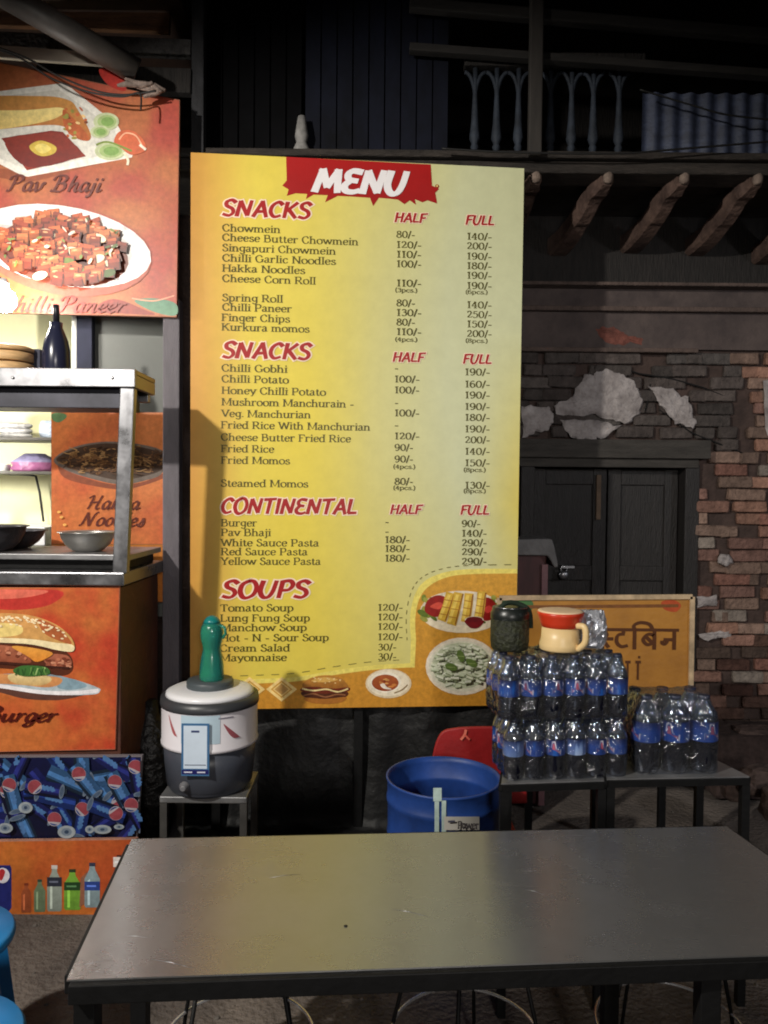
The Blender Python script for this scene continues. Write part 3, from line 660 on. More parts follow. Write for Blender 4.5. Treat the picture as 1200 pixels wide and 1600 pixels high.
jb = MB(); jb.box(DX1 - .085, DX1 - .005, HY - .01, HY + .16, 0, DZ1 - .03); jb.box(DX0 + .005, DX0 + .08, HY - .01, HY + .16, 0, DZ1 - .03)
jb.build('door_frame', DARKWOOD, house, 0.006)
dmid = at(947, 800, HY + .1).x
for x0, x1 in ((DX0 + .085, dmid - .004), (dmid + .004, DX1 - .09)):
    d = MB(); d.box(x0, x1, HY + .10, HY + .14, 0.02, DZ1 - .055)
    leaf = d.build('door', DARKWOOD, house, 0.004)
    p = MB(); w_ = .075; zs = [0.02, .62, 1.08, DZ1 - .055]
    p.box(x0, x0 + w_, HY + .083, HY + .0995, .02, DZ1 - .055); p.box(x1 - w_, x1, HY + .083, HY + .0995, .02, DZ1 - .055)
    for z0 in (.02, .58, 1.10, DZ1 - .145): p.box(x0 + w_, x1 - w_, HY + .084, HY + .0995, z0, z0 + .085)
    p.build('panel_frame', DARKWOOD, leaf, 0.004)
st = MB(); a = at(936, 742, HY + .07); b = at(936, 812, HY + .07); st.box(a.x - .013, a.x + .013, HY + .066, HY + .0825, b.z, a.z)
st.build('door_bolt_plate', mat('bare_wood', (96, 78, 62), rough=.8, var=.4, scale=14), house, .003)
# padlock on its hasp
pc = at(881, 898, HY + .04)
pk = thing('padlock', 'small round steel padlock hanging on the dark house door', 'padlock', pc)
m = MB(); m.lathe([(.004, -.026), (.018, -.024), (.027, -.012), (.029, 0), (.027, .012), (.018, .021), (.006, .023)], pc, 20, sy=.6); m.build('lock_body', STEEL, pk)
m = MB(); m.tube([pc + Vector((-.016, 0, .018)), pc + Vector((-.017, 0, .036)), pc + Vector((-.008, 0, .048)), pc + Vector((.008, 0, .048)), pc + Vector((.017, 0, .036)), pc + Vector((.016, 0, .018))], .0042, 8)
m.build('shackle', CHROME, pk)
m = MB(); m.box(pc.x - .012, pc.x + .06, pc.y - .004, HY + .083, pc.z + .036, pc.z + .05); m.build('hasp', STEEL_DULL, pk, .002)
# ---- balcony
BY = 3.62
bal = MB()
zb = at(900, 270, BY).z; zt = at(900, 240, BY).z
bal.box(-1.4, 3.4, BY, BY + .16, zb, zt - .035); bal.box(-1.4, 3.4, BY - .03, BY + .2, zt - .032, zt); bal.box(-1.4, 3.4, BY + .162, HY + .6, zb + .03, zb + .07)
balcony = bal.build('balcony', mat('sooty_beam', (50, 44, 40), rough=.85, var=.6, scale=7, stretch=(1, 6, 6), bump=.8, bscale=22), house, .006)
BLUEW = mat('faded_blue_paint', (36, 43, 54), rough=.75, var=.5, scale=14, bump=.3)
BY2 = BY + .09
zr0 = at(800, 118, BY2).z; zr1 = at(800, 86, BY2).z
r_ = MB(); r_.box(at(725, 100, BY2).x, at(1006, 100, BY2).x, BY2 - .03, BY2 + .03, zr0 + .03, zr1)
r_.build('hand_rail', SOOT, balcony, .005)
def baluster(px):
    x = at(px, 180, BY2).x; h = zr0 + .03 - zt; m = MB()
    m.lathe([(.02, 0), (.026, .02 * h), (.026, .06 * h), (.013, .10 * h), (.020, .15 * h), (.014, .18 * h), (.025, .24 * h), (.023, .3 * h), (.018, .40 * h), (.015, .55 * h), (.012, .7 * h), (.011, .86 * h), (.012, 1.0 * h)], (x, BY2, zt), 12)
    hw = .051                                    # thin rounded arches joining the heads
    for sg in (-1, 1):
        arc = [(x + sg * hw * (1 - math.cos(q)), BY2, zt + h * (.66 + .30 * math.sin(q))) for q in [math.pi / 2 * k / 8 for k in range(9)]]
        m.tube(arc, .010, 6)
    m.build('baluster', BLUEW, balcony)
for px in (742, 776, 810, 860, 893, 927, 967): baluster(px)
# posts, upper beams, wall behind the balcony
po = MB(); a = at(835, 200, BY - .045); po.box(a.x - .03, a.x + .03, BY - .075, BY - .032, zb + .05, 5.2)
po.build('post', mat('grey_post', (46, 42, 39), rough=.8, var=.3, scale=6, stretch=(6, 6, 1)), house, .006)
ub = MB()
for p0, p1, h in (((640, 8), (1260, 62), .05), ((640, 76), (1260, 122), .035)):
    a = at(*p0, BY + .02); b = at(*p1, BY - .02); ub.bar(a, b, .05, h)
ub.build('upper_beam', mat('grey_beam', (34, 31, 29), rough=.85, var=.5, scale=6, stretch=(1, 7, 7)), house, .004)
uw = MB(); uw.box(-4.2, 4.6, HY + .55, HY + .7, 3.0, 7.5); uw.build('upper_wall', SOOT, house)
ro = MB(); ro.box(-4.2, 4.6, 3.0, HY + .7, 5.25, 5.4); ro.build('eaves', SOOT, house)
# dark blue boarding left of the balusters
bb = MB(); x0, x1 = at(478, 100, BY2).x, at(702, 100, BY2).x; nb = 9
for i in range(nb):
    u0, u1 = x0 + (x1 - x0) * i / nb, x0 + (x1 - x0) * (i + 1) / nb
    bb.box(u0, u1 - .006, BY2 - .012 + .003 * (i % 2), BY2 + .012, zt, 4.15)
bb.build('boarding', mat('dark_blue_boards', (12, 15, 27), rough=.8, var=.7, scale=3, spec=.2, stretch=(2, 2, 1)), balcony)
x0 = at(300, 100, BY2).x; bb = MB()
for i in range(7): u0 = x0 + i * .075; bb.box(u0, u0 + .068, BY2 - .01, BY2 + .012, zt, 4.6)
bb.build('old_shutter', mat('black_boards', (7, 7, 9), rough=.9, var=.6, scale=4, spec=.1), balcony)
gp = MB(); a = at(470, 236, BY); h = .17
gp.lathe([(.035, 0), (.038, .02), (.024, .05), (.032, .08), (.026, .12), (.018, h)], (a.x, BY + .03, zt), 14)
gp.build('broken_baluster', mat('pale_stone', (130, 128, 126), rough=.85, var=.5, scale=20), balcony)
# corrugated sheet
cs_ = MB(); CY = BY + .05; x0, x1 = at(1003, 200, CY).x, at(1290, 200, CY).x; nn = 150; zA, zB = zt + .002, at(1100, 146, CY).z
top = []; bot = []
for i in range(nn + 1):
    x = x0 + (x1 - x0) * i / nn; dy = .009 * math.sin((x - x0) / .082 * 2 * math.pi)
    bot.append(Vector((x, CY + dy, zA + .004 * math.sin(i * .9)))); top.append(Vector((x, CY + dy, zB)))
cs_.add(bot + top + [v + Vector((0, .002, 0)) for v in bot + top], [(i, i + 1, i + nn + 2, i + nn + 1) for i in range(nn)] + [(i + 2 * nn + 2, i + 3 * nn + 3, i + 3 * nn + 4, i + 2 * nn + 3) for i in range(nn)], 0, None, True)
csh = cs_.build('corrugated_sheet', mat('faded_blue_sheet', (66, 74, 98), rough=.6, metal=.0, col2=(36, 40, 54), scale=5, stretch=(2, 2, 5), bump=.2), base=(x0, CY, zA))
tag(csh, 'faded blue corrugated sheet closing the balcony right of the balusters', 'metal sheet')
# carved struts under the balcony
STRUT = mat('carved_strut_wood', (52, 36, 32), rough=.8, col2=(104, 82, 72), var=.65, scale=9, bump=.5, bscale=40)
ends = [((820, 300), (836, 275)), ((872, 378), (948, 280)), ((986, 374), (1066, 283)), ((1088, 378), (1180, 288)), ((1192, 392), (1292, 296)), ((1300, 396), (1404, 300))]
for (bx, by_), (tx, ty) in ends:
    A = at(bx, by_, HY - .04); X = A.x; T = at(tx, ty, 3.66)
    if bx == 820: A = Vector((T.x - .02, HY - .04, T.z + .0)); X = T.x
    m = MB(); prof = []
    K = 16
    P0 = Vector((A.x, HY - .02, A.z - .02)); P1 = Vector((T.x, BY + .03, zb + .012))
    vs = []
    for i in range(K + 1):
        t = i / K; c = P0.lerp(P1, t); c.z -= .05 * math.sin(math.pi * t) * (1 - t)
        wv = .060 - .030 * t + (.008 if .80 < t < .9 else 0); hv = .055 + (.010 if .55 < t < .7 else 0) + (.014 if t > .84 else 0) - .012 * t
        for a_ in range(8):
            q = 2 * math.pi * (a_ + .5) / 8
            sq_ = lambda k: math.copysign(abs(k) ** .38, k); vs.append(c + Vector((wv * sq_(math.cos(q)), 0, hv * sq_(math.sin(q)))))
    m.add(vs, [(i * 8 + j, i * 8 + (j + 1) % 8, (i + 1) * 8 + (j + 1) % 8, (i + 1) * 8 + j) for i in range(K) for j in range(8)] + [tuple(range(7, -1, -1)), tuple(K * 8 + j for j in range(8))], 0, None, False)
    stt = m.build('strut', STRUT, house)
    m = MB(); c = P1 + Vector((0, -.015, -.028)); m.lathe([(.004, -.026), (.018, -.022), (.023, -.008), (.023, .010), (.016, .022), (.004, .026)], c, 10)
    m.build('carved_knob', mat('worn_strut_end', (122, 106, 96), rough=.85, var=.4, scale=30, bump=.6), stt)

# ================================================================== LEFT: STALL
# pole left of the menu board
pp = at(270, 700, 3.47)
po = thing('stall_pole', 'grey square post between the food stall and the yellow menu board', 'post', (pp.x, pp.y, 0))
m = MB(); m.box(pp.x - .037, pp.x + .037, pp.y - .03, pp.y + .03, .01, at(270, 470, 3.47).z); m.build('shaft', mat('mauve_grey_paint', (92, 86, 92), rough=.6, var=.25, scale=4, stretch=(5, 5, 1), bump=.2), po, .004)
m = MB(); m.box(pp.x - .07, pp.x + .07, pp.y - .06, pp.y + .06, 0, .01); m.build('foot_plate', BLACKPAINT, po)
dp = at(311, 120, 3.6)
o = MB().box(dp.x - .028, dp.x + .028, 3.57, 3.63, 0, 4.6).build('timber_post', mat('flaking_dark_timber', (20, 20, 22), rough=.8, col2=(56, 56, 60), scale=2.2, detail=12, stretch=(10, 10, 3), bump=.4), base=(dp.x, 3.6, 0), bevel=.005)
tag(o, 'tall flaking dark timber post rising behind the top left corner of the menu board', 'post')

# overhead sign
SY = 3.42
SPL = Plane((0, SY, 0))
sp0 = at(276, 496, SY)
sign = thing('overhead_sign', 'big orange sign with pictures of Pav Bhaji and Chilli Paneer over the stall', 'sign', (sp0.x - .4, SY, sp0.z))
sc = [(-60, 84), (250, 150), (281, 156), (276, 496), (-60, 487)]
m = MB(); m.slab([SPL.w(*p) for p in sc][::-1], (0, .018, 0)); m.build('sign_panel', mat('sign_backing', (120, 70, 44), rough=.6, var=.3), sign)
def marble(pr, box, rnd, base=(196, 112, 66), red=(184, 72, 56), n_=26, sc_=1.0, corners=None, dim=.9):
    """orange print with soft red cloud streaks: a colour grid printed over the whole panel"""
    x0, y0, x1, y1 = box or (0, 0, 1, 1); NXm, NYm = 34, 34; vs = []; cs = []; o_ = pr.nxt()
    for j in range(NYm + 1):
        for i in range(NXm + 1):
            u, v = i / NXm, j / NYm
            if corners:
                a, b, c, d = corners; px = (a[0] * (1 - u) + b[0] * u) * (1 - v) + (d[0] * (1 - u) + c[0] * u) * v; py = (a[1] * (1 - u) + b[1] * u) * (1 - v) + (d[1] * (1 - u) + c[1] * u) * v
            else: px, py = x0 + (x1 - x0) * u, y0 + (y1 - y0) * v
            q = Vector((px / 90.0 * sc_ + py / 140 * sc_, py / 90.0 * sc_ - px / 200 * sc_, rnd))
            t = noise.fractal(q, 1.0, 2.0, 4) * .9 + .12 + .5 * (u - .5)
            t = max(0, min(1, t + .15)); t = t * t * (3 - 2 * t)
            t2 = max(0, min(1, noise.noise(q * .7 + Vector((9, 3, 1))) * 1.1))
            c_ = tuple(a + (b - a) * t for a, b in zip(base, red)); c_ = tuple(a + (b - a) * .35 * t2 for a, b in zip(c_, (226, 150, 90)))
            c_ = tuple(k * dim for k in c_); vs.append(pr.pl.w(px, py, o_)); cs.append(lin(c_))
    pr.mb.add(vs, [(j * (NXm + 1) + i, (j + 1) * (NXm + 1) + i, (j + 1) * (NXm + 1) + i + 1, j * (NXm + 1) + i + 1) for j in range(NYm) for i in range(NXm)], 0, cs, True)
rd = random.Random(21)
pr = Print(SPL)
marble(pr, None, 2.0, corners=((-60, 86), (280, 157), (275.5, 495), (-60, 486)))
pr.poly([(155, 108), (190, 116), (196, 142), (168, 132)], (176, 40, 30), True)
pr.poly([(210, 470), (240, 466), (274, 474), (274, 493), (240, 487)], (78, 122, 96), True, (96, 140, 110)); pr.line([(206, 466), (240, 470), (272, 462)], 2, (226, 150, 120))
pr.poly([(160, 472), (185, 468), (226, 484), (240, 492), (180, 489), (150, 487)], (140, 52, 40), True)
# plate shadow and square plate with roll and sauce
pr.poly([(-40, 262), (40, 284), (130, 262), (215, 240), (210, 228), (40, 262)], (150, 76, 44), True)
pr.poly([(-60, 150), (96, 130), (112, 138), (184, 196), (208, 240), (206, 246), (44, 276), (34, 274), (-60, 226)], (226, 222, 214), col2=(240, 236, 226))
pr.poly([(-60, 158), (92, 140), (176, 200), (196, 236), (44, 266), (-60, 222)], (204, 200, 190), col2=(224, 220, 210))
pr.poly([(-60, 156), (60, 150), (106, 156), (122, 172), (142, 210), (132, 220), (100, 198), (60, 196), (0, 202), (-60, 206)], (200, 142, 70), True, (170, 96, 44))
pr.poly([(-60, 176), (40, 172), (94, 168), (98, 178), (70, 190), (0, 202), (-60, 206)], (238, 216, 140), True, (222, 190, 110))
pr.poly([(98, 172), (108, 178), (138, 212), (132, 220), (112, 212), (100, 196)], (178, 88, 40), True)
for i in range(26): pr.ell(rd.uniform(100, 136), rd.uniform(166, 216), rd.uniform(2, 5), rd.uniform(1.5, 3), rd.choice([(226, 190, 130), (190, 96, 50), (120, 60, 30), (150, 140, 60)]), rd.uniform(0, 90))
pr.poly([(2, 216), (80, 204), (98, 206), (134, 244), (42, 266)], (120, 30, 18), col2=(146, 44, 22)); pr.poly([(8, 218), (78, 208), (94, 210), (126, 242), (44, 261)], (134, 40, 22), True, (110, 24, 14))
pr.poly([(46, 228), (60, 220), (74, 222), (88, 230), (84, 240), (66, 244), (52, 238)], (206, 176, 70), True); pr.poly([(54, 230), (66, 224), (80, 232), (66, 240)], (226, 204, 110), True)
for cx, cy, rx, ry in ((166, 190, 20, 14), (156, 206, 15, 10), (172, 236, 24, 14)): pr.ell(cx, cy, rx, ry, (190, 198, 156)); pr.ell(cx + 1, cy, rx * .74, ry * .74, (158, 180, 116)); pr.ell(cx + 2, cy, rx * .5, ry * .5, (124, 160, 84))
pr.poly([(178, 222), (186, 206), (206, 204), (222, 216), (228, 234), (206, 242), (190, 232)], (204, 98, 60), True); pr.line([(186, 218), (196, 208), (212, 212), (222, 228)], 2.2, (236, 176, 140)); pr.line([(218, 226), (228, 234)], 4, (240, 226, 206))
pr.line([(194, 238), (200, 250), (199, 258)], 4, (236, 226, 200)); pr.line([(150, 226), (170, 222), (206, 236)], 3, (120, 140, 60))
# oval plate with paneer cubes
pr.ell(104, 392, 134, 70, (168, 84, 64), 8); pr.ell(98, 384, 140, 62, (226, 222, 220), 10); pr.ell(96, 382, 134, 57, (238, 236, 236), 10); pr.ell(90, 380, 118, 47, (222, 216, 212), 10)
cubes = []; pr.ell(96, 396, 106, 50, (120, 58, 42), 9); pr.ell(98, 394, 96, 44, (96, 44, 34), 9)
for i in range(170):
    a = rd.uniform(0, 6.28); q = rd.random() ** .5; cubes.append((96 + 98 * q * math.cos(a), 388 + 52 * q * math.sin(a) + (0.10 * 98 * q * math.cos(a))))
cubes.sort(key=lambda c: c[1])
for x, y in cubes:
    s_ = rd.uniform(10, 15); r0 = rd.uniform(-20, 20); b = rd.choice([(146, 62, 30), (128, 48, 26), (160, 78, 38), (110, 40, 24), (168, 92, 50)])
    if rd.random() < .12: pr.ell(x, y, s_ * .9, s_ * .5, rd.choice([(96, 110, 44), (70, 86, 40), (230, 214, 180)]), r0); continue
    pr.rect(x, y, s_ * 1.5, s_ * 1.35, tuple(c * .55 for c in b), r0); pr.rect(x - .8, y + s_ * .12, s_ * 1.3, s_ * 1.0, b, r0, tuple(c * .8 for c in b))
    pr.rect(x - .4, y - s_ * .48, s_ * 1.25, s_ * .42, tuple(min(255, c * 1.12 + 10) for c in b), r0)
    if rd.random() < .4: pr.ell(x - s_ * .2, y - s_ * .45, s_ * .3, s_ * .1, (206, 150, 104), r0)
for i in range(24): pr.ell(96 + rd.uniform(-90, 90), 378 + rd.uniform(-36, 36), rd.uniform(3, 6), rd.uniform(1.2, 2.5), rd.choice([(110, 130, 60), (224, 210, 190), (80, 96, 46)]), rd.uniform(0, 180))
pr.build('dish_print', sign, 'orange print with plated pav bhaji above chilli paneer')
pr = Print(SPL, .006)
SCR = (98, 36, 24)
pr.text(10, 299, 'Pav Bhaji', 33, SCR, 'script', width=148, grow=.012); pr.build('sign_lettering', sign); pr = Print(SPL, .006); pr.text(-2, 487, 'Chilli Paneer', 33, (128, 50, 40), 'script', width=196, grow=.008)
pr.build('sign_lettering', sign)

# ---- food cart
CY0 = 2.95
cx1 = at(187, 1000, CY0).x
cart = thing('food_cart', 'stainless steel food cart with orange burger panel below its counter', 'food cart', (cx1 - .5, CY0 + .25, 0))
CPL = Plane((0, CY0, 0))
ztop = at(100, 893, CY0).z; zlow = at(100, 1172, CY0).z
SIDE = mat('stained_side_panel', (92, 46, 30), rough=.6, col2=(58, 34, 26), scale=5, bump=.35, bscale=14)
m = MB(); m.box(cx1 - 1.1, cx1, CY0 + .012, CY0 + .5, .04, at(100, 918, CY0).z); m.build('cart_body', SIDE, cart, .004)
m = MB(); pts = [(-60, 918), (187, 917), (180, 1171), (-60, 1176)]
m.slab([CPL.w(*p) for p in pts][::-1], (0, .011, 0)); fp = m.build('front_panel', mat('panel_edge', (190, 110, 80), rough=.6), cart, .0)
pr = Print(CPL); rd = random.Random(4)
marble(pr, None, 5.0, (214, 118, 58), (206, 70, 44), corners=((-60, 919), (186, 918), (179.5, 1170), (-60, 1175)))
pr.poly([(-60, 924), (90, 922), (80, 944), (30, 953), (-20, 950), (-60, 944)], (190, 54, 46), True); pr.poly([(-60, 922), (70, 922), (50, 932), (0, 936), (-60, 932)], (222, 110, 90), True)
# plate, bun, fillings
pr.poly([(-60, 1066), (0, 1082), (40, 1092), (90, 1094), (124, 1088), (140, 1080), (60, 1074)], (92, 58, 48), True)
pr.poly([(-60, 1056), (60, 1052), (110, 1060), (152, 1074), (156, 1080), (146, 1085), (100, 1086), (40, 1081), (-60, 1062)], (120, 140, 150), True, (196, 206, 212))
pr.line([(-60, 1066), (0, 1072), (60, 1081), (110, 1083), (154, 1079)], 6, (236, 232, 236)); pr.poly([(98, 1060), (118, 1062), (136, 1072), (112, 1078), (90, 1074)], (132, 158, 172), True)
pr.poly([(-60, 1050), (20, 1054), (70, 1056), (96, 1060), (92, 1070), (70, 1074), (30, 1070), (-60, 1064)], (206, 140, 86), True)
pr.poly([(14, 1054), (40, 1052), (74, 1056), (80, 1064), (64, 1071), (34, 1070), (16, 1064)], (228, 206, 150), True, (196, 160, 104))
pr.poly([(-60, 1000), (30, 1002), (80, 1012), (108, 1022), (114, 1046), (96, 1056), (50, 1048), (-60, 1036)], (86, 42, 26), True)
pr.poly([(-60, 1008), (20, 1010), (44, 1026), (46, 1036), (10, 1034), (-60, 1030)], (176, 104, 76), True, (140, 74, 52)); pr.poly([(68, 1030), (82, 1022), (104, 1024), (112, 1034), (106, 1044), (82, 1044)], (166, 96, 72), True)
for i in range(60):
    x, y = rd.choice([(rd.uniform(-20, 44), rd.uniform(1012, 1032)), (rd.uniform(70, 110), rd.uniform(1028, 1042))])
    pr.ell(x, y, rd.uniform(1.5, 4), rd.uniform(1, 2.5), rd.choice([(206, 140, 110), (120, 58, 40), (190, 116, 86), (150, 84, 62)]))
pr.poly([(18, 1010), (50, 1012), (82, 1020), (70, 1030), (56, 1034), (44, 1026)], (230, 160, 70), True, (214, 132, 50)); pr.line([(-60, 1030), (0, 1036), (50, 1040), (108, 1044)], 3.5, (64, 30, 22))
pr.poly([(20, 1048), (36, 1040), (70, 1042), (78, 1052), (60, 1056), (34, 1056)], (62, 108, 50), True)
for i in range(14): x = rd.uniform(24, 74); pr.line([(x, 1042 + rd.uniform(0, 4)), (x + rd.uniform(-6, 6), 1055)], 2.2, rd.choice([(150, 180, 110), (98, 142, 70), (46, 84, 40)]))
pr.poly([(-60, 1000), (-60, 970), (-30, 960), (10, 958), (50, 962), (84, 974), (106, 990), (116, 1006), (112, 1018), (80, 1010), (40, 1002)], (214, 156, 92), True, (196, 150, 86))
pr.poly([(-60, 976), (20, 974), (36, 984), (20, 994), (-60, 996)], (236, 208, 130), True); pr.poly([(60, 968), (90, 980), (112, 1004), (100, 1004), (70, 990)], (176, 96, 54), True)
pr.poly([(-60, 996), (40, 998), (86, 1004), (114, 1008), (113, 1018), (90, 1016), (40, 1006), (-60, 1002)], (240, 222, 176), True)
for i in range(64):
    x = rd.uniform(-10, 104); yb = 962 + max(0, x - 40) ** 1.45 * .065; pr.ell(x, yb + rd.uniform(1, 9) + (rd.random() < .2) * 8, 2.6, 1.3, (248, 226, 184), rd.uniform(-10, 40))
pr.build('burger_print', fp, 'orange print of a sesame burger on a grey plate')
pr = Print(CPL, .006); pr.text(-27, 1126, 'Burger', 31, (80, 22, 14), 'script', width=114, grow=.02); pr.build('panel_lettering', fp)
# counter
m = MB(); m.box(cx1 - 1.1, at(194, 905, CY0 - .02).x, CY0 - .02, CY0 + .5, at(100, 915, CY0 - .02).z, at(100, 894, CY0 - .02).z); m.build('counter_top', STEEL, cart, .005)
zc = at(100, 894, CY0 - .02).z
zg = at(100, 866, CY0 + .04).z
m = MB(); m.box(cx1 - 1.1, at(203, 870, CY0 + .04).x, CY0 + .04, CY0 + .46, zg - .022, zg); m.build('griddle_shelf', STEEL_DULL, cart, .003)
m = MB(); m.box(cx1 - 1.1, at(196, 880, CY0 + .08).x, CY0 + .08, CY0 + .45, zc, zg - .022); m.build('burner_box', BLACKPAINT, cart, .004)
# post
A = at(189, 895, CY0 + .005); B = at(201, 607, CY0 + .005)
m = MB(); m.bar(A, B, .036, .055, up=(1, 0, 0)); m.build('post', STEEL, cart, .004)
A2 = A + Vector((-1.02, 0, 0)); B2 = B + Vector((-1.02, 0, 0)); m = MB(); m.bar(A2, B2, .036, .055, up=(1, 0, 0)); m.build('post', STEEL, cart, .004)
z0, z1 = at(100, 604, CY0 - .02).z, at(100, 575, CY0 - .02).z; sx1 = at(211, 590, CY0 - .02).x
SD = .24
m = MB(); m.box(sx1 - 1.15, sx1, CY0 - .02, CY0 + .0, z0, z1); m.box(sx1 - 1.15, sx1, CY0 + .0005, CY0 + SD, z1 - .02, z1 - .002)
m.box(sx1 - .02, sx1 - .001, CY0 + .0005, CY0 + SD, z0, z1 - .0205); m.box(sx1 - 1.15, sx1 - .021, CY0 + SD - .03, CY0 + SD, z0 - .03, z1 - .0205)
m.build('top_shelf', STEEL, cart, .003)
m = MB(); m.box(sx1 - 1.15, at(205, 590, CY0 + .1).x, CY0 + .03, CY0 + SD - .032, z0 - .075, z0 - .001); m.build('shelf_hood', mat('dark_hood', (58, 58, 66), rough=.5, metal=.5, var=.3), cart, .003)
for px in (20, 175):
    m = MB(); c = at(px, 590, CY0 - .021); m.lathe([(.006, 0), (.006, .003), (.003, .005)], c, 10, M=Matrix.Rotation(R(90), 3, 'X')); m.build('rivet', CHROME, cart)

# printed cola panel, drinks panel below the counter
KY = 2.91; KPL = Plane((0, KY, 0))
pts = [(-60, 1182), (222, 1181), (214, 1310), (-60, 1314)]
w = [KPL.w(*p) for p in pts]
kb = thing('cola_panel', 'blue panel printed with scattered cola cans under the burger panel', 'printed panel', (w[1].x - .3, KY, w[2].z))
m = MB(); m.slab(w[::-1], (0, .02, 0)); m.build('panel_board', mat('torn_edge', (110, 104, 110), rough=.8), kb)
pr = Print(KPL); rd = random.Random(9); pr.gain = .74
pr.poly([(-60, 1184), (220, 1183), (212, 1309), (-60, 1313)], (20, 24, 74), col2=(14, 18, 54))
def can(x, y, rot, L=52, wd=22, globe=True, tone=0):
    c, q = math.cos(R(rot)), math.sin(R(rot)); P = lambda u, v: (x + u * c - v * q, y + u * q + v * c)
    body = [(30, 36, 104), (26, 48, 116), (58, 100, 150)][tone]
    def clip(pts): return [(min(219, a), max(1184, min(1308, b))) for a, b in pts]
    pr.poly(clip([P(-L / 2, -wd / 2), P(L / 2, -wd / 2), P(L / 2, wd / 2), P(-L / 2, wd / 2)]), body)
    pr.poly(clip([P(-L / 2, -wd * .12), P(L / 2, -wd * .12), P(L / 2, wd * .16), P(-L / 2, wd * .16)]), tuple(min(255, k * 1.5 + 10) for k in body))
    pr.poly(clip([P(-L / 2, wd * .3), P(L / 2, wd * .3), P(L / 2, wd / 2), P(-L / 2, wd / 2)]), tuple(k * .45 for k in body))
    e = [P(L / 2 + 4 * math.cos(t), wd / 2 * math.sin(t)) for t in [2 * math.pi * i / 16 for i in range(16)]]; pr.poly(clip(e), (130, 146, 170)); pr.poly(clip([((a - P(L / 2, 0)[0]) * .7 + P(L / 2, 0)[0], (b - P(L / 2, 0)[1]) * .7 + P(L / 2, 0)[1]) for a, b in e]), (96, 116, 146))
    sq = [P(u, -wd * .05 + wd * .05 * math.sin(u)) for u in range(int(-L * .08), int(L * .36), 3)]
    if len(sq) > 2: pr.ribbon(clip(sq), wd * .3, (72, 110, 160))
    if globe:
        gx, gy = P(-L * .24, 0); r = wd * .46
        ring = lambda a0, a1, rr=r: [(gx + rr * math.cos(R(rot + t)), gy + rr * math.sin(R(rot + t))) for t in range(a0, a1 + 1, 12)]
        pr.poly(clip(ring(0, 348)), (216, 206, 216)); pr.poly(clip(ring(100, 330, r * .97)), (186, 84, 96)); pr.poly(clip(ring(0, 84, r * .9)), (60, 90, 160))
for i in range(34):
    can(rd.uniform(-50, 212), rd.uniform(1190, 1304), rd.uniform(0, 360), rd.uniform(50, 74), rd.uniform(22, 28), rd.random() < .12, rd.choice([0, 0, 1, 2]))
for x, y, rot, t in ((10, 1232, 75, 2), (60, 1224, 10, 0), (124, 1212, 50, 2), (178, 1226, 62, 2), (84, 1284, 60, 0), (118, 1270, 100, 1), (160, 1258, 200, 1), (206, 1204, 80, 0), (204, 1262, 60, 0)):
    can(x + 8, y + 8, rot, 58, 24, True, t)
for x, y, rx, ry in ((40, 1262, 11, 9), (160, 1296, 14, 7), (104, 1300, 14, 10), (8, 1294, 12, 8), (140, 1296, 7, 6), (186, 1292, 8, 4)): pr.ell(x, y, rx, ry, (196, 206, 214)); pr.ell(x, y, rx * .6, ry * .6, (150, 166, 186)); pr.ell(x, y, rx * .25, ry * .3, (70, 90, 120))
pr.build('can_print', kb)
pts = [(-60, 1315), (214, 1311), (214, 1436), (-60, 1436)]
pts[2] = (212, 1432)
DY = 2.88; DPL = Plane((0, DY, 0)); w = [DPL.w(*p) for p in pts]
db = thing('drinks_panel', 'orange panel printed with a row of drink bottles standing on the ground', 'printed panel', (w[1].x - .3, DY, 0))
zf = 0.0
w[2].z = w[3].z = -.004
m = MB(); m.slab(w[::-1], (0, .018, 0)); m.build('panel_board', mat('chipped_edge', (170, 120, 100), rough=.8, var=.4, scale=30), db)
pr = Print(DPL); marble(pr, None, 8.0, (222, 124, 52), (212, 92, 46), corners=((-60, 1316), (213, 1312), (211.5, 1430), (-60, 1430)), sc_=.6, dim=.84)
def pbottle(x, y0, y1, wd, body, cap, lab=None, ly=.45):
    h = y1 - y0
    pr.poly([(x - wd * .16, y0 + h * .06), (x + wd * .16, y0 + h * .06), (x + wd * .2, y0 + h * .16), (x + wd * .5, y0 + h * .36), (x + wd * .5, y1 - 3), (x + wd * .42, y1), (x - wd * .42, y1), (x - wd * .5, y1 - 3), (x - wd * .5, y0 + h * .36), (x - wd * .2, y0 + h * .16)], body, col2=tuple(c * .85 for c in body))
    pr.poly([(x - wd * .3, y0 + h * .4), (x - wd * .14, y0 + h * .36), (x - wd * .14, y1 - 4), (x - wd * .3, y1 - 4)], tuple(min(255, c * 1.25 + 15) for c in body))
    pr.rect(x, y0 + h * .04, wd * .4, h * .08, cap)
    if lab: pr.rect(x, y0 + h * ly, wd, h * .2, lab); pr.rect(x - wd * .05, y0 + h * ly, wd * .6, h * .04, tuple(min(255, c * 1.5 + 40) for c in lab))
pr.poly([(-20, 1352), (16, 1352), (18, 1358), (18, 1418), (14, 1424), (-20, 1424)], (34, 40, 110)); pr.ell(4, 1368, 11, 12, (226, 222, 232)); pr.poly([(-6, 1366), (2, 1358), (8, 1362), (2, 1376)], (190, 50, 56), True)
pbottle(41, 1380, 1426, 16, (164, 84, 50), (130, 56, 36)); pbottle(62, 1374, 1425, 18, (112, 130, 100), (60, 76, 60)); pbottle(85, 1352, 1424, 23, (150, 160, 150), (200, 196, 190), (44, 48, 60), .36)
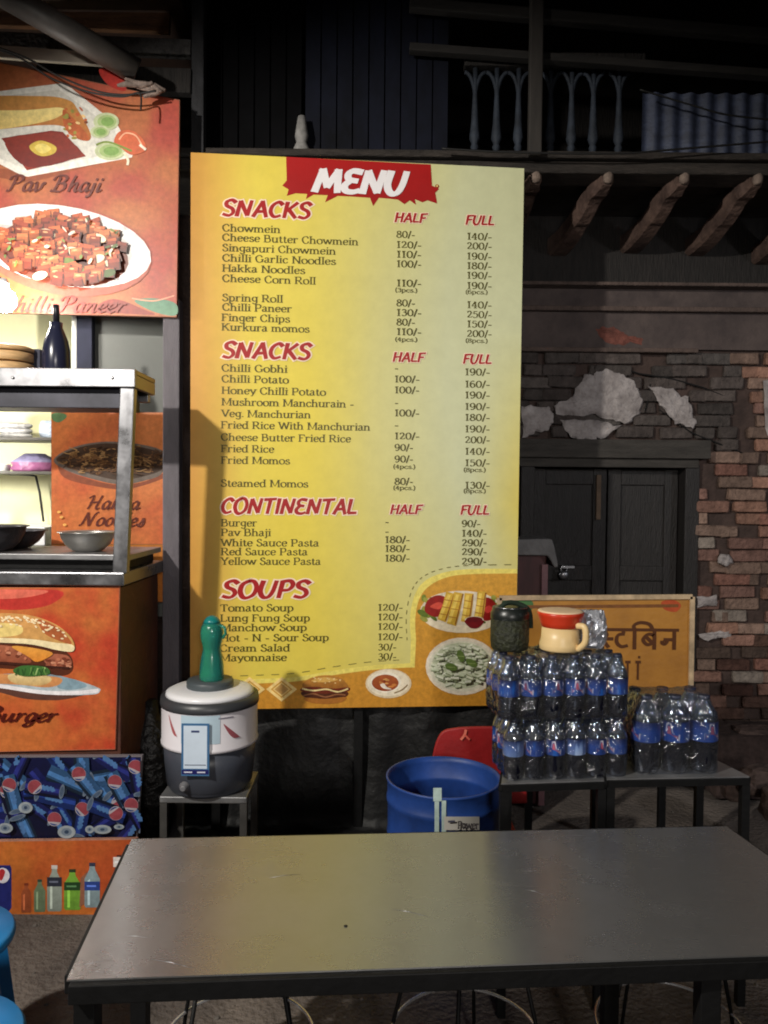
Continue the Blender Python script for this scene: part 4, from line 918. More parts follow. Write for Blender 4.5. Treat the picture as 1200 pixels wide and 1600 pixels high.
pbottle(113, 1358, 1422, 26, (118, 168, 60), (40, 56, 36), (36, 66, 34), .42); pr.poly([(126, 1372), (136, 1362), (132, 1412), (124, 1418)], (140, 92, 70)); pbottle(144, 1348, 1418, 24, (140, 160, 166), (50, 56, 76), (44, 66, 134), .52); pbottle(186, 1336, 1414, 18, (70, 34, 30), (70, 30, 26), (230, 220, 214), .14)
pr.build('bottle_print', db)

# hakka noodles sign and the boards behind the cart
NY = 3.5; NPL = Plane((0, NY, 0))
pts = [(80, 644), (256, 644), (256, 941), (80, 941)]; w = [NPL.w(*p) for p in pts]
hs = thing('noodles_sign', 'orange Hakka Noodles sign half hidden behind the steel cart post', 'sign', (w[3].x + .25, NY, 0))
m = MB(); m.slab(w[::-1], (0, .015, 0)); m.build('sign_panel', mat('sign_backing2', (120, 72, 40), rough=.6), hs)
for x_ in (w[3].x + .1, w[2].x - .13): MB().box(x_, x_ + .03, NY + .016, NY + .04, .0, w[3].z + .2).build('support_leg', BLACKPAINT, hs)
pr = Print(NPL); rd = random.Random(14)
marble(pr, None, 12.0, (216, 122, 64), (196, 84, 48), corners=((80.5, 645), (255.5, 645), (255.5, 850), (80.5, 850)), sc_=.7)
pr.poly([(80.5, 851), (255.5, 851), (255.5, 940), (80.5, 940)], (176, 108, 40), col2=(170, 98, 34))
pr.poly([(82, 646), (100, 646), (104, 652), (92, 660), (82, 656)], (90, 120, 80), True)
pr.poly([(90, 720), (110, 738), (170, 756), (220, 754), (254, 740), (254, 748), (200, 764), (150, 760), (100, 746)], (130, 66, 40), True)
pr.poly([(84, 718), (120, 697), (180, 690), (254, 704), (254, 738), (230, 750), (190, 757), (150, 750), (106, 736)], (104, 92, 84), True); pr.poly([(88, 717), (124, 699), (180, 693), (254, 708), (254, 732), (226, 744), (188, 750), (150, 743), (110, 730)], (66, 46, 32), True)
for i in range(190):
    a = rd.uniform(0, 6.28); q = rd.random() ** .5; x, y = 176 + 78 * q * math.cos(a), 719 + 21 * q * math.sin(a)
    p = [(x, y)];
    for k in range(3): p.append((p[-1][0] + rd.uniform(-9, 12), p[-1][1] + rd.uniform(-4, 4)))
    p = [(min(253, max(92, u)), min(744, max(697, v))) for u, v in p]; pr.line(p, 1.6, rd.choice([(134, 96, 56), (108, 72, 42), (82, 54, 34), (160, 122, 78)]), True, 3)
for x, y in ((96, 808), (101, 820), (92, 800)): pr.ell(x, y, 3, 2, (230, 170, 90))
pr.build('noodle_print', hs)
pr = Print(NPL, .006); pr.text(133, 795, 'Hakka', 29, (92, 34, 20), 'script', width=84, grow=.012); pr.build('sign_lettering', hs); pr = Print(NPL, .006); pr.text(124, 821, 'Noodles', 29, (92, 34, 20), 'script', width=101, grow=.012); pr.build('sign_lettering', hs)
gb0, gb1 = at(146, 640, 3.62), at(262, 470, 3.62)
o = MB().box(gb0.x, gb1.x, 3.61, 3.63, 1.0, gb1.z + .2).build('grey_board', mat('grey_sheet', (88, 90, 86), rough=.6, var=.12, scale=3, bump=.15, bscale=6), base=(gb0.x, 3.62, 1.0)); tag(o, 'plain grey sheet board behind the top of the Hakka Noodles sign', 'board')
# back wall of the stall with shelves
WY = 4.0
bw0, bw1 = at(-120, 900, WY), at(152, 400, WY)
sw = thing('stall_back_wall', 'cream back wall of the stall with two thin shelves', 'wall', (bw1.x, WY, 0))
m = MB(); m.box(bw0.x, bw1.x, WY, WY + .06, 0, bw1.z + .3); m.build('wall_panel', mat('cream_paint', (226, 222, 176), rough=.6, var=.1, scale=4), sw)
for py in (683, 736):
    z = at(40, py, 3.75).z; m = MB(); m.box(bw0.x, at(84, py, 3.75).x, 3.75, WY - .001, z - .014, z); m.build('shelf', mat('shelf_board', (96, 92, 84), rough=.6, var=.2), sw, .002)
z = at(40, 850, 3.8).z; m = MB(); m.box(bw0.x, at(84, 850, 3.8).x, 3.7, WY - .001, z, at(40, 822, 3.8).z); m.build('white_ledge', mat('white_laminate', (225, 225, 225), rough=.35), sw, .004)
m = MB(); m.tube([at(0, 740, 3.95), at(46, 742, 3.95), at(56, 744, 3.95), at(62, 770, 3.95), at(68, 815, 3.95)], .006, 8); m.build('cable_clip', mat('dark_cable', (50, 48, 44), rough=.6), sw)
# bits above the shelf
dk = at(134, 530, 3.58); o = MB().box(dk.x - .036, dk.x + .036, 3.56, 3.60, 1.2, 2.75).build('dark_upright', mat('navy_fabric', (34, 36, 52), rough=.9, var=.3), base=(dk.x, 3.58, 1.2), bevel=.004); tag(o, 'dark upright between the white pipe and the grey board', 'post')
wp = at(117, 530, 3.57); o = MB().tube([(wp.x, 3.57, 1.2), (wp.x, 3.57, 2.75)], .014, 12).build('white_pipe', mat('white_pvc', (214, 212, 206), rough=.4), base=(wp.x, 3.57, 1.2)); 
o.location = (0, 0, 0) if False else o.location; tag(o, 'thin white pipe rising above the steel shelf', 'pipe')
zs = z1 - .002; SHY = CY0 + .115
c = Vector((at(88, 560, SHY).x, SHY, zs))
jar = thing('dark_bottle', 'dark squat bottle with narrow neck standing on the steel shelf', 'bottle', c)
m = MB(); m.lathe([(.05, 0), (.054, .01), (.052, .09), (.044, .13), (.03, .165), (.024, .18), (.024, .2)], c, 20); m.build('bottle_body', mat('dark_glass', (36, 38, 58), rough=.25), jar)
m = MB(); m.lathe([(.012, .2), (.013, .25), (.011, .27)], c, 14); m.build('spout', mat('dark_plastic', (30, 30, 40), rough=.4), jar)
c2 = Vector((at(58, 570, SHY + .06).x, SHY + .06, zs)); o = MB().box(c2.x - .03, c2.x + .03, c2.y - .04, c2.y + .04, c2.z, c2.z + .10).build('dark_carton', mat('dark_card', (44, 46, 64), rough=.7, var=.2), base=c2, bevel=.003); tag(o, 'small dark carton beside the dark bottle on the steel shelf', 'box')
c = Vector((at(14, 560, SHY).x, SHY, zs))
stm = thing('bamboo_steamer', 'stack of round bamboo steamers on the steel shelf', 'steamer', c)
BAM = mat('bamboo', (206, 166, 116), rough=.6, var=.25, scale=18, stretch=(1, 1, 5))
for k in range(2):
    m = MB(); m.lathe([(.088, k * .042), (.092, k * .042 + .002), (.092, k * .042 + .034), (.086, k * .042 + .036)], c, 30); m.build('basket', BAM, stm)
m = MB(); m.lathe([(.094, .082), (.094, .096), (.07, .106), (.03, .112), (.008, .113)], c, 30); m.build('lid', BAM, stm)
# bulb hanging before the sign, the lit lamp of the stall
bl = at(6, 464, 3.2)
bulb = thing('hanging_bulb', 'bright white bulb hanging in front of the overhead sign', 'lamp', bl)
m = MB(); m.lathe([(.004, -.062), (.028, -.055), (.046, -.032), (.049, -.006), (.04, .018), (.02, .03)], bl, 22); m.build('glowing_globe', emit('lit_bulb', (255, 250, 240), 170), bulb)
m = MB(); m.lathe([(.02, .03), (.02, .06), (.012, .075)], bl, 14); m.build('socket', mat('white_socket', (220, 220, 220), rough=.4), bulb)
m = MB(); m.tube([bl + Vector((0, 0, .07)), bl + Vector((-.05, .01, .10)), bl + Vector((-.3, .03, .16))], .004, 6); m.build('flex', BLACKPAINT, bulb)
lamp('stall_inner_lamp', 'POINT', (-2.15, 3.45, 1.75), 24, (1.0, .98, .92), .05)
# goods on the wall shelves
z = at(40, 683, 3.75).z
FILM = clear('clear_film', gloss=.2, milk=.10, rough=.12, bump=.7, bscale=22)
for i, (px, wd, hh, lab) in enumerate(((18, .17, .075, 'stack of clear plastic boxes on the upper wall shelf'), (70, .09, .09, 'pale blue plastic packet at the end of the upper shelf'))):
    c = Vector((at(px, 680, 3.82).x, 3.86, z)); q = MB()
    for k in range(3 if i == 0 else 1):
        hz = hh / (3 if i == 0 else 1); q.lathe([(wd * .42, k * hz), (wd * .5, k * hz + hz * .3), (wd * .5, k * hz + hz * .7), (wd * .4, k * hz + hz * .98)], c, 16, sy=.5)
    o = q.build('plastic_packet', mat('packet_%d' % i, ((188, 186, 184), (188, 200, 216))[i], rough=.25, var=.4, scale=26, bump=.8, bscale=30), base=c); tag(o, lab, 'packet')
z = at(40, 736, 3.75).z
c = Vector((at(52, 730, 3.85).x, 3.87, z)); q = MB()
q.lathe([(.10, 0), (.125, .012), (.108, .03), (.122, .045), (.09, .066), (.05, .09)], c, 11, sy=.6, mis=[0, 0, 0, 1, 1]); o = q.build('sweet_bag', [mat('pink_bag', (168, 100, 142), rough=.4, var=.3, scale=14, bump=.8, bscale=16), mat('lavender_bag', (150, 142, 176), rough=.4, var=.2, scale=14, bump=.8, bscale=16)], base=c); tag(o, 'pink and lavender plastic bag lying on the lower wall shelf', 'bag')
c = Vector((at(8, 730, 3.85).x, 3.85, z)); q = MB(); q.lathe([(.022, 0), (.026, .03), (.03, .034)], c, 16); o = q.build('paper_cup', mat('white_card', (222, 220, 216), rough=.6), base=c); tag(o, 'white cup at the left of the lower wall shelf', 'cup')
# pans on the griddle
z = zg
def bowl(name, px, r, h, y, m_, lab, cat, thick=.003):
    c = Vector((at(px, 850, y).x, y, z)); q = MB()
    out = [(r * .42, 0), (r * .55, h * .06), (r * .78, h * .36), (r * .92, h * .7), (r * .97, h * .96), (r * 1.06, h), (r * 1.05, h + .003)]
    inn = [(r * .94, h * .96), (r * .88, h * .7), (r * .74, h * .38), (r * .5, h * .1), (.004, h * .06)]
    q.lathe(out + inn, c, 36); o = q.build(name, m_, base=c); return tag(o, lab, cat)
bowl('steel_bowl', 137, .110, .078, 3.14, mat('polished_steel', (196, 194, 190), rough=.33, metal=.85, var=.1, scale=10), 'shiny steel mixing bowl on the griddle beside the steel post', 'bowl')
WOK = mat('blackened_iron', (62, 60, 64), rough=.45, metal=.5, var=.4, scale=12, bump=.3)
bowl('iron_wok', 18, .135, .075, 3.26, WOK, 'dark wok on the griddle at the left edge', 'wok')
bowl('cooking_pot', -12, .13, .10, 3.1, WOK, 'dark deep pan in front of the wok', 'pan')

# ---- top left roof: planks, pipe, white strip, wires
TY = 3.3
PLK = mat('brown_plank', (122, 84, 56), rough=.8, var=.5, scale=5, stretch=(1, 8, 8), bump=.5)
def plank(name, p0, p1, y, h, dpt, m_, lab, cat='plank'):
    a, b = at(*p0, y), at(*p1, y); o = MB().bar(a, b, dpt, h).build(name, m_, base=(a + b) / 2, bevel=.004); return tag(o, lab, cat)
plank('roof_plank', (-80, 22), (266, 36), 3.7, .10, .03, PLK, 'brown wooden plank under the stall roof, top left')
plank('roof_plank', (-80, -8), (240, -2), 3.75, .05, .03, PLK, 'brown plank at the very top of the picture above the leaning pipe')
plank('white_strip', (-80, 76), (190, 96), 3.46, .055, .02, mat('white_tube', (214, 200, 184), rough=.5, var=.1), 'long white strip along the top of the overhead sign', 'strip')
plank('roof_beam', (-80, 62), (300, 78), 3.62, .07, .05, mat('grey_rough_beam', (70, 68, 68), rough=.9, var=.6, scale=16, bump=.9), 'rough grey beam above the white strip', 'beam')
plank('roof_beam', (60, 122), (300, 130), 3.58, .11, .05, SOOT, 'black beam end behind the top of the overhead sign', 'beam')
a, b = at(-40, -36, 3.1), at(214, 112, 3.36); o = MB().tube([a, b], .052, 18).build('leaning_pipe', mat('dark_grey_pipe', (74, 70, 68), rough=.5, var=.3, scale=9), base=(a + b) / 2); tag(o, 'thick dark grey pipe leaning down across the top left corner', 'pipe')
rf = MB(); a = at(-200, 0, 3.2); rf.box(-3.2, -.95, 2.75, 4.4, at(100, -70, 3.3).z, at(100, -70, 3.3).z + .04)
o = rf.build('stall_roof', mat('rusty_sheet', (70, 50, 40), rough=.8, var=.4, scale=5), base=(-1.5, 3.4, at(100, -70, 3.3).z)); tag(o, 'dark sheet roof over the food stall', 'roof')
kn = at(218, 132, 3.34); q = MB(); rr = random.Random(2)
for i in range(7):
    c = kn + Vector((rr.uniform(-.05, .06), rr.uniform(-.01, .02), rr.uniform(-.03, .03))); q.tube([c + Vector((-.045, 0, rr.uniform(-.02, .02))), c, c + Vector((.045, 0, rr.uniform(-.03, .02)))], [.006, .013, .006], 8)
o = q.build('cloth_knot', mat('grey_rag', (132, 116, 108), rough=.95, var=.5, scale=30, bump=.6), base=kn); tag(o, 'knotted grey rag tied at the top corner of the overhead sign', 'rag')
WIRE = mat('black_wire', (14, 13, 13), rough=.6)
def wire(pts, y, lab, r=.0035, ys=None):
    P = [tuple(at(p[0], p[1], y + (ys[i] if ys else 0))) for i, p in enumerate(pts)]
    o = MB().tube(spline(P, False, 8), r, 6).build('cable', WIRE, base=P[0]); tag(o, lab, 'cable')
wire([(-40, 62), (40, 90), (90, 118), (150, 142), (196, 148), (244, 142)], 3.32, 'upper black wire sagging across the top of the overhead sign', .004)
wire([(-40, 66), (30, 90), (80, 122), (140, 144), (190, 151), (218, 146), (220, 172)], 3.30, 'lower black wire sagging to the grey rag on the overhead sign', .004)
wire([(690, 232), (800, 238), (960, 240), (1060, 233), (1240, 218)], 3.52, 'thin black cable strung along the foot of the balcony balusters', .0045)
wire([(1000, 140), (1080, 164), (1140, 180), (1240, 190)], 3.54, 'thin black cable drooping across the blue corrugated sheet', .004)

# ================================================================== WATER COOLER AND STOOL
cy_ = 3.0; cc = at(328, 1200, cy_); zs0 = at(328, 1252, cy_ - .17).z
SX = cc.x
stl = thing('metal_stool', 'low square metal stool under the grey and white water cooler', 'stool', (SX, cy_, 0))
m = MB(); m.box(SX - .160, SX + .168, cy_ - .13, cy_ + .14, zs0 - .025, zs0); m.build('seat', STEEL_DULL, stl, .004)
for sx in (-.146, .154):
    for sy in (-.115, .125): MB().box(SX + sx - .013, SX + sx + .013, cy_ + sy - .013, cy_ + sy + .013, 0, zs0 - .026).build('leg', mat('grey_leg', (84, 82, 80), rough=.5, metal=.4, var=.3), stl)
kx = SX; K = Vector((kx, cy_, zs0)); u = .181
cool = thing('water_cooler', 'round insulated water cooler, dark grey below, white band and lid above', 'water cooler', K)
zz = lambda py: at(328, py, cy_ - u).z - zs0
H1, H2, H3 = at(328, 1180, cy_ - u).z - zs0, at(328, 1118, cy_ - u).z - zs0, at(328, 1106, cy_ - u).z - zs0
BODY = mat('dark_grey_plastic', (66, 70, 80), rough=.4, var=.12, scale=5)
m = MB(); m.lathe([(.150, 0), (.158, .012), (.16, .02), (.163, .022), (.172, H1 * .6), (.176, H1)], K, 48); m.build('lower_body', BODY, cool)
m = MB(); m.lathe([(.176, H1), (.185, H1 + .002), (.1855, H1 + .012), (.183, H1 + .016), (.183, H2)], K, 48, closed=False); band_ = m.build('white_band', mat('white_plastic', (226, 222, 228), rough=.35, var=.04), cool)
m = MB(); m.lathe([(.183, H2), (.188, H2 + .002), (.189, H2 + .012), (.186, H3 + .006), (.168, H3 + .010)], K, 48, closed=False); m.build('rim', mat('rim_plastic', (58, 60, 64), rough=.4), cool)
m = MB(); m.lathe([(.17, H3 + .008), (.166, H3 + .022), (.15, H3 + .03), (.10, H3 + .034), (.02, H3 + .036)], K, 48); m.build('lid', mat('white_lid', (236, 236, 240), rough=.3), cool)
m = MB(); m.lathe([(.088, H3 + .030), (.090, H3 + .036), (.090, H3 + .056), (.086, H3 + .062), (.02, H3 + .060)], K, 40); m.build('screw_cap', mat('grey_cap', (72, 80, 84), rough=.45), cool)
# printed marks on the band, tap and card: curved patches hugging the cooler
def wrap(name, a0, a1, z0, z1, r, col_, par, shape=None, mats=None, th=.0015, nn=10):
    q = MB(); vs = []
    for j in (0, 1):
        for i in range(nn + 1):
            a = R(a0 + (a1 - a0) * i / nn); z_ = (z0, z1)[j] if not shape else shape(i / nn, j)
            vs.append(K + Vector((math.sin(a) * (r + th), -math.cos(a) * (r + th), z_)))
    q.add(vs, [(i, i + 1, nn + 2 + i, nn + 1 + i) for i in range(nn)], 0, lin(col_), True); return q.build(name, mats or INK, par)
zb0 = H1 + .02; bh = H2 - H1 - .02
wrap('printed_chilli', -42, -27, 0, 0, .183, (176, 96, 100), band_, lambda t, j: zb0 + bh * (.92 - .62 * t - (.0 if j else .20 * math.sin(math.pi * min(1, t + .05)))))
wrap('printed_chilli', 28, 50, 0, 0, .183, (164, 88, 96), band_, lambda t, j: zb0 + bh * (.72 - .5 * t - (.0 if j else .2 * math.sin(math.pi * min(1, t + .05)))))
wrap('printed_patch', -22, 24, zb0 + bh * .15, zb0 + bh * .98, .1829, (184, 206, 220), band_)
wrap('printed_line', 22, 40, zb0 + bh * .86, zb0 + bh * .9, .1831, (130, 126, 140), band_)
z0c, z1c = at(315, 1214, cy_ - .2).z - zs0, at(315, 1132, cy_ - .2).z - zs0
def flat(name, x0, x1, zlo, zhi, y, col_, par, th=.002, mats=None):
    q = MB(); q.box(K.x + x0, K.x + x1, K.y + y - th, K.y + y, K.z + zlo, K.z + zhi, col=lin(col_)); return q.build(name, mats or INK, par)
card = flat('payment_card', -.062, .040, z0c, z1c, -.188, (66, 108, 150), cool, .003)
card['label'] = 'blue bordered white paper card stuck to the cooler'
cw = z1c - z0c
flat('card_face', -.054, .032, z0c + cw * .14, z1c - cw * .04, -.1912, (206, 220, 236), card, .0006)
flat('card_strip', -.060, .038, z0c + cw * .03, z0c + cw * .12, -.1912, (34, 34, 96), card, .0005)
flat('card_mark', -.052, -.022, z0c + cw * .06, z0c + cw * .085, -.1919, (210, 210, 226), card, .0004)
flat('card_mark', -.004, .026, z0c + cw * .06, z0c + cw * .085, -.1919, (210, 210, 226), card, .0004)
flat('card_mark', -.026, .004, z1c - cw * .17, z1c - cw * .13, -.1919, (60, 70, 110), card, .0004)
flat('card_mark', -.050, .028, z0c + cw * .2, z0c + cw * .22, -.1919, (120, 128, 146), card, .0004)
tz = at(303, 1232, cy_ - .18).z - zs0; tc_ = K + Vector((-.058, -.166, tz))
m = MB(); m.lathe([(.019, 0), (.019, .008), (.013, .014), (.012, .026), (.008, .03)], tc_ + Vector((0, .008, 0)), 18, M=Matrix.Rotation(R(90), 3, 'X')); m.build('tap_hub', mat('tap_grey', (112, 112, 116), rough=.4), cool)
# teal bottle on the cooler
c = K + Vector((0.0, 0, H3 + .0605)); c.x = at(331, 1040, cy_).x
tb = thing('teal_bottle', 'teal plastic bottle with rounded shoulders standing on the water cooler', 'bottle', c)
TEAL = mat('teal_plastic', (62, 172, 158), rough=.2, var=.2, scale=10, trans=.65, coat=.3)
m = MB(); m.lathe([(.044, 0), (.047, .006), (.047, .03), (.045, .06), (.039, .095), (.034, .118), (.035, .132), (.041, .152), (.044, .172), (.044, .190), (.040, .208), (.033, .222)], c, 32); m.build('bottle_body', TEAL, tb)
m = MB(); m.lathe([(.034, .2215), (.030, .232), (.021, .243), (.010, .249), (.003, .25)], c, 24); m.build('cap', mat('teal_cap', (26, 124, 122), rough=.3), tb)
m = MB(); m.tube([c + Vector((.030, -.01, .214)), c + Vector((.052, -.012, .206)), c + Vector((.056, -.012, .182)), c + Vector((.044, -.012, .164))], .006, 8); m.build('handle', TEAL, tb)
# black sack hanging beside the cooler
sk = at(232, 1130, 3.3); q = MB(); prof = []; rr = random.Random(6)
ring = []
for j in range(12):
    t = j / 11; rad = (.075 + .05 * math.sin(t * math.pi)) * (1 - .5 * (t > .85))
    for i in range(20):
        a = 2 * math.pi * i / 20; k = 1 + .16 * noise.noise(Vector((math.cos(a) * 1.6, math.sin(a) * 1.6, t * 4)))
        ring.append(Vector((sk.x + rad * k * math.cos(a), sk.y + rad * k * .8 * math.sin(a), .02 + t * (sk.z - .02 + .1))))
q.add(ring, [(j * 20 + i, j * 20 + (i + 1) % 20, (j + 1) * 20 + (i + 1) % 20, (j + 1) * 20 + i) for j in range(11) for i in range(20)] + [tuple(11 * 20 + i for i in range(20))], 0, None, True)
o = q.build('black_sack', mat('black_plastic_sack', (20, 19, 20), rough=.45, bump=1.0, bscale=24), base=(sk.x, sk.y, 0)); tag(o, 'full black plastic sack standing left of the water cooler', 'sack')

# black sheet added under the menu board to darken wall and ground there
TA = at(290, 1120, 3.58); TB_ = at(800, 1120, 3.58); q = MB(); vs = []; nu, nv = 40, 26
for j in range(nv + 1):
    for i in range(nu + 1):
        u, v = i / nu, j / nv; x_ = TA.x + (TB_.x - TA.x) * u
        fold = .022 * math.sin(u * 31 + 1.3 * math.sin(u * 9)) + .02 * noise.noise(Vector((u * 9, v * 5, 4)))
        if v < .55: t_ = v / .55; p_ = Vector((x_, 3.60 - .05 * t_ * t_ + fold * .8, .62 * (1 - t_) + .03))
        else: t_ = (v - .55) / .45; p_ = Vector((x_ + .05 * noise.noise(Vector((u * 4, t_ * 3, 7))), 3.55 - .72 * t_ * (1 + .14 * noise.noise(Vector((u * 5, 2, 0)))), .028 + abs(fold) * .9))
        vs.append(p_)
q.add(vs, [(j * (nu + 1) + i, (j + 1) * (nu + 1) + i, (j + 1) * (nu + 1) + i + 1, j * (nu + 1) + i + 1) for j in range(nv) for i in range(nu)], 0, None, True)
o = q.build('shade_sheet', mat('black_shade_sheet', (13, 13, 14), rough=.6, var=.3, scale=5, bump=.5, bscale=18), base=((TA.x + TB_.x) / 2, 3.4, 0)); tag(o, 'creased black sheet added to darken the wall and ground below the menu board', 'shade_sheet')

# ================================================================== BLUE DRUM, RED CHAIR
dc = onz(693, 1212, .62); DR = 0.5 * (at(783, 1212, dc.y).x - at(603, 1212, dc.y).x) * .985
drum = thing('blue_drum', 'open blue plastic drum with a white sticker behind the long table', 'drum', (dc.x, dc.y, 0))
BLUEP = mat('blue_plastic', (28, 62, 130), rough=.5, var=.4, scale=6, bump=.12, bscale=10)
hD = .62
m = MB(); out = [(DR * .90, 0), (DR * .95, .01), (DR * .97, .3), (DR * .975, hD - .20), (DR * .99, hD - .197), (DR * .99, hD - .185), (DR * .978, hD - .18), (DR * .982, hD - .085), (DR * 1.0, hD - .08), (DR * 1.0, hD - .066), (DR * .985, hD - .062), (DR * .99, hD - .01), (DR * 1.012, hD - .006), (DR * 1.012, hD)]
inn = [(DR * .975, hD), (DR * .965, hD - .02), (DR * .955, hD - .07), (DR * .94, hD - .074), (DR * .94, hD - .085), (DR * .955, hD - .09), (DR * .93, .03), (.01, .02)]
m.lathe(out + inn, (dc.x, dc.y, 0), 56); m.build('drum_shell', BLUEP, drum)
def ondrum(px, py, r): # point on the front of the drum under a pixel
    d = ray(px, py); a = d.x * d.x + d.y * d.y; b = -2 * (d.x * dc.x + d.y * dc.y); c = dc.x ** 2 + dc.y ** 2 - r * r
    t = (-b - math.sqrt(max(0, b * b - 4 * a * c))) / (2 * a); return CAM_P + d * t
def drumpatch(name, x0, x1, y0, y1, m_, r, k=8):
    q = MB(); vs = [ondrum(x0 + (x1 - x0) * i / k, (y0, y1)[j], r) for j in (0, 1) for i in range(k + 1)]
    q.add(vs, [(i, k + 1 + i, k + 2 + i, i + 1) for i in range(k)], 0, lin((196, 192, 184)), True); return q.build(name, m_, drum)
PAINTD = mat('pale_drips', (176, 196, 190), rough=.5, var=.2, scale=40)
drumpatch('paint_drip', 677, 690, 1231, 1252, PAINTD, DR * 1.013); drumpatch('paint_drip', 679, 686, 1252, 1300, PAINTD, DR * 1.002); drumpatch('paint_drip', 690, 697, 1250, 1300, PAINTD, DR * 1.003)
stk = drumpatch('sticker', 694, 749, 1276, 1297, INK, DR * 1.006); stk['label'] = 'white sticker reading Power'
class Cyl:
    e = Vector((1, 0, 0)); n = Vector((0, -1, 0))
    def w(s, px, py, off=0): return ondrum(px, py, DR * 1.006 + off)
pr = Print(Cyl(), .006); pr.text(715, 1293, 'Power', 15, (64, 60, 62), 'serif', width=32, grow=.03); pr.line([(700, 1284), (711, 1283)], 3, (80, 80, 96)); pr.build('sticker_lettering', drum)
rcx = at(738, 1150, 2.98)
rc = thing('red_chair', 'red plastic chair with a rounded back standing behind the blue drum', 'chair', (rcx.x, 2.98, 0))
REDP = mat('red_plastic', (150, 26, 28), rough=.5, var=.25, scale=7, bump=.1)
bp_ = Plane((0, 2.98, 0)); ptsb = spline([(672, 1215), (678, 1172), (690, 1145), (712, 1138), (745, 1136), (785, 1137), (806, 1146), (818, 1175), (822, 1215)], False, 5) + [(824, 1256), (670, 1256)]
m = MB(); m.slab([bp_.w(*p) for p in ptsb][::-1], (0, .016, 0)); m.build('backrest', REDP, rc, .006)
q = Print(bp_, .007); q.line([(728, 1140), (726, 1148), (720, 1156)], 4, (226, 120, 100)); q.line([(726, 1148), (734, 1156)], 3, (214, 96, 80)); q.build('backrest_scuff', rc)
zsx = bp_.w(740, 1250).z; m = MB(); m.box(rcx.x - .19, rcx.x + .13, 2.66, 2.975, zsx - .03, zsx); m.build('seat', REDP, rc, .012)
for sx in (-.17, .12):
    for yy in (2.69, 2.95): MB().bar((rcx.x + sx * .9, yy, zsx - .03), (rcx.x + sx * 1.1, yy + (.02 if yy > 2.8 else -.02), 0), .035, .03).build('leg', REDP, rc)

# ================================================================== DUSTBIN SIGN
GY = 3.3; GPL = Plane((0, GY, 0)); pts = [(780, 934), (1081, 932), (1078, 1112), (782, 1112)]; w = [GPL.w(*p) for p in pts]
dsn = thing('dustbin_sign', 'mustard metal sign with black Hindi lettering behind the stacked bottles', 'sign', (w[3].x + .4, GY, 0))
m = MB(); m.slab(w[::-1], (0, .014, 0)); m.build('sign_panel', mat('mustard_sheet', (190, 132, 48), rough=.5, col2=(150, 100, 38), scale=3, detail=10, bump=.1), dsn)
m = MB()
for a, b in ((w[0], w[1]), (w[1], w[2]), (w[0], w[3])):
    m.bar(a + Vector((0, -.004, 0)), b + Vector((0, -.004, 0)), .012, .02, up=(0, 0, 1) if abs(a.z - b.z) < .1 else (1, 0, 0))
m.build('edge_strip', mat('worn_edge', (176, 152, 120), rough=.6, var=.4, scale=16), dsn)
pr = Print(GPL); pr.poly([(786, 938), (830, 938), (826, 958), (790, 962)], (66, 108, 62), True); pr.poly([(1034, 940), (1054, 938), (1064, 946), (1056, 956), (1038, 952)], (176, 76, 40), True); pr.poly([(790, 946), (1060, 944), (1060, 949), (790, 951)], (120, 76, 40))
pr.build('colour_print', dsn)
pr = Print(GPL, .002); pr.text(932, 1014, 'stibn', 44, (84, 48, 24), 'hindi', width=128); pr.text(976, 1062, 'A', 40, (84, 48, 24), 'hindi', xs=.7); pr.text(992, 1062, 'A.', 40, (84, 48, 24), 'hindi', xs=.7); pr.build('hindi_lettering', dsn)
for px in (830, 1040): a = GPL.w(px, 1100); MB().box(a.x - .015, a.x + .015, GY + .0145, GY + .04, 0, a.z).build('support_leg', BLACKPAINT, dsn)

# covered crate behind the board
kc = at(838, 900, 3.95)
crt = thing('covered_crate', 'maroon wooden stand under a grey cover beside the edge of the menu board', 'stand', (kc.x - .2, 4.0, 0))
m = MB(); xa, xb = at(700, 900, 3.95).x, at(852, 900, 3.95).x; zt_ = at(838, 866, 3.9).z
m.box(xa, xb, 3.92, 4.1, 0, zt_); m.build('stand_body', mat('maroon_wood', (70, 32, 34), rough=.6, var=.4, scale=6, stretch=(5, 5, 1)), crt, .008)
m = MB(); m.box(xb - .028, xb + .004, 3.905, 3.919, 0, at(838, 882, 3.9).z); m.build('corner_strip', mat('pinkish_strip', (130, 92, 96), rough=.6, var=.3), crt, .003)
m = MB(); P_ = Plane((0, 3.88, 0)); cp = spline([(690, 842), (800, 843), (856, 842), (864, 847), (868, 862), (872, 884), (866, 886), (858, 872), (846, 868), (780, 868), (690, 868)], False, 3)
m.slab([P_.w(*p) for p in cp][::-1], (0, .24, 0)); m.build('cover', mat('grey_cover', (112, 110, 110), rough=.7, var=.3, scale=8, bump=.3), crt, .006)

# ================================================================== SIDE TABLES
def ptable(name, pts, z, lab, legs, top_m):
    w = [onz(px, py, z) for px, py in pts]; c = sum(w, Vector()) / len(w)
    t = thing(name, lab, 'table', (c.x, c.y, 0))
    m = MB(); m.slab(w[::-1], (0, 0, -.004)); m.build('table_top', top_m, t)
    fr = MB(); wi = [c + (v - c) * .985 for v in w]
    for a, b in zip(wi, wi[1:] + wi[:1]): fr.bar(a - Vector((0, 0, .0145)), b - Vector((0, 0, .0145)), .02, .02)
    fr.build('frame', BLACKPAINT, t)
    for v in wi:
        if legs is None:
            u = c + (v - c) * .96; MB().box(u.x - .0125, u.x + .0125, u.y - .0125, u.y + .0125, 0, z - .025).build('leg', BLACKPAINT, t)
    for l in legs or []: MB().box(l[0] - .015, l[0] + .015, l[1] - .015, l[1] + .015, 0, z - .04).build('leg', BLACKPAINT, t)
    return t, w
TZ = .72
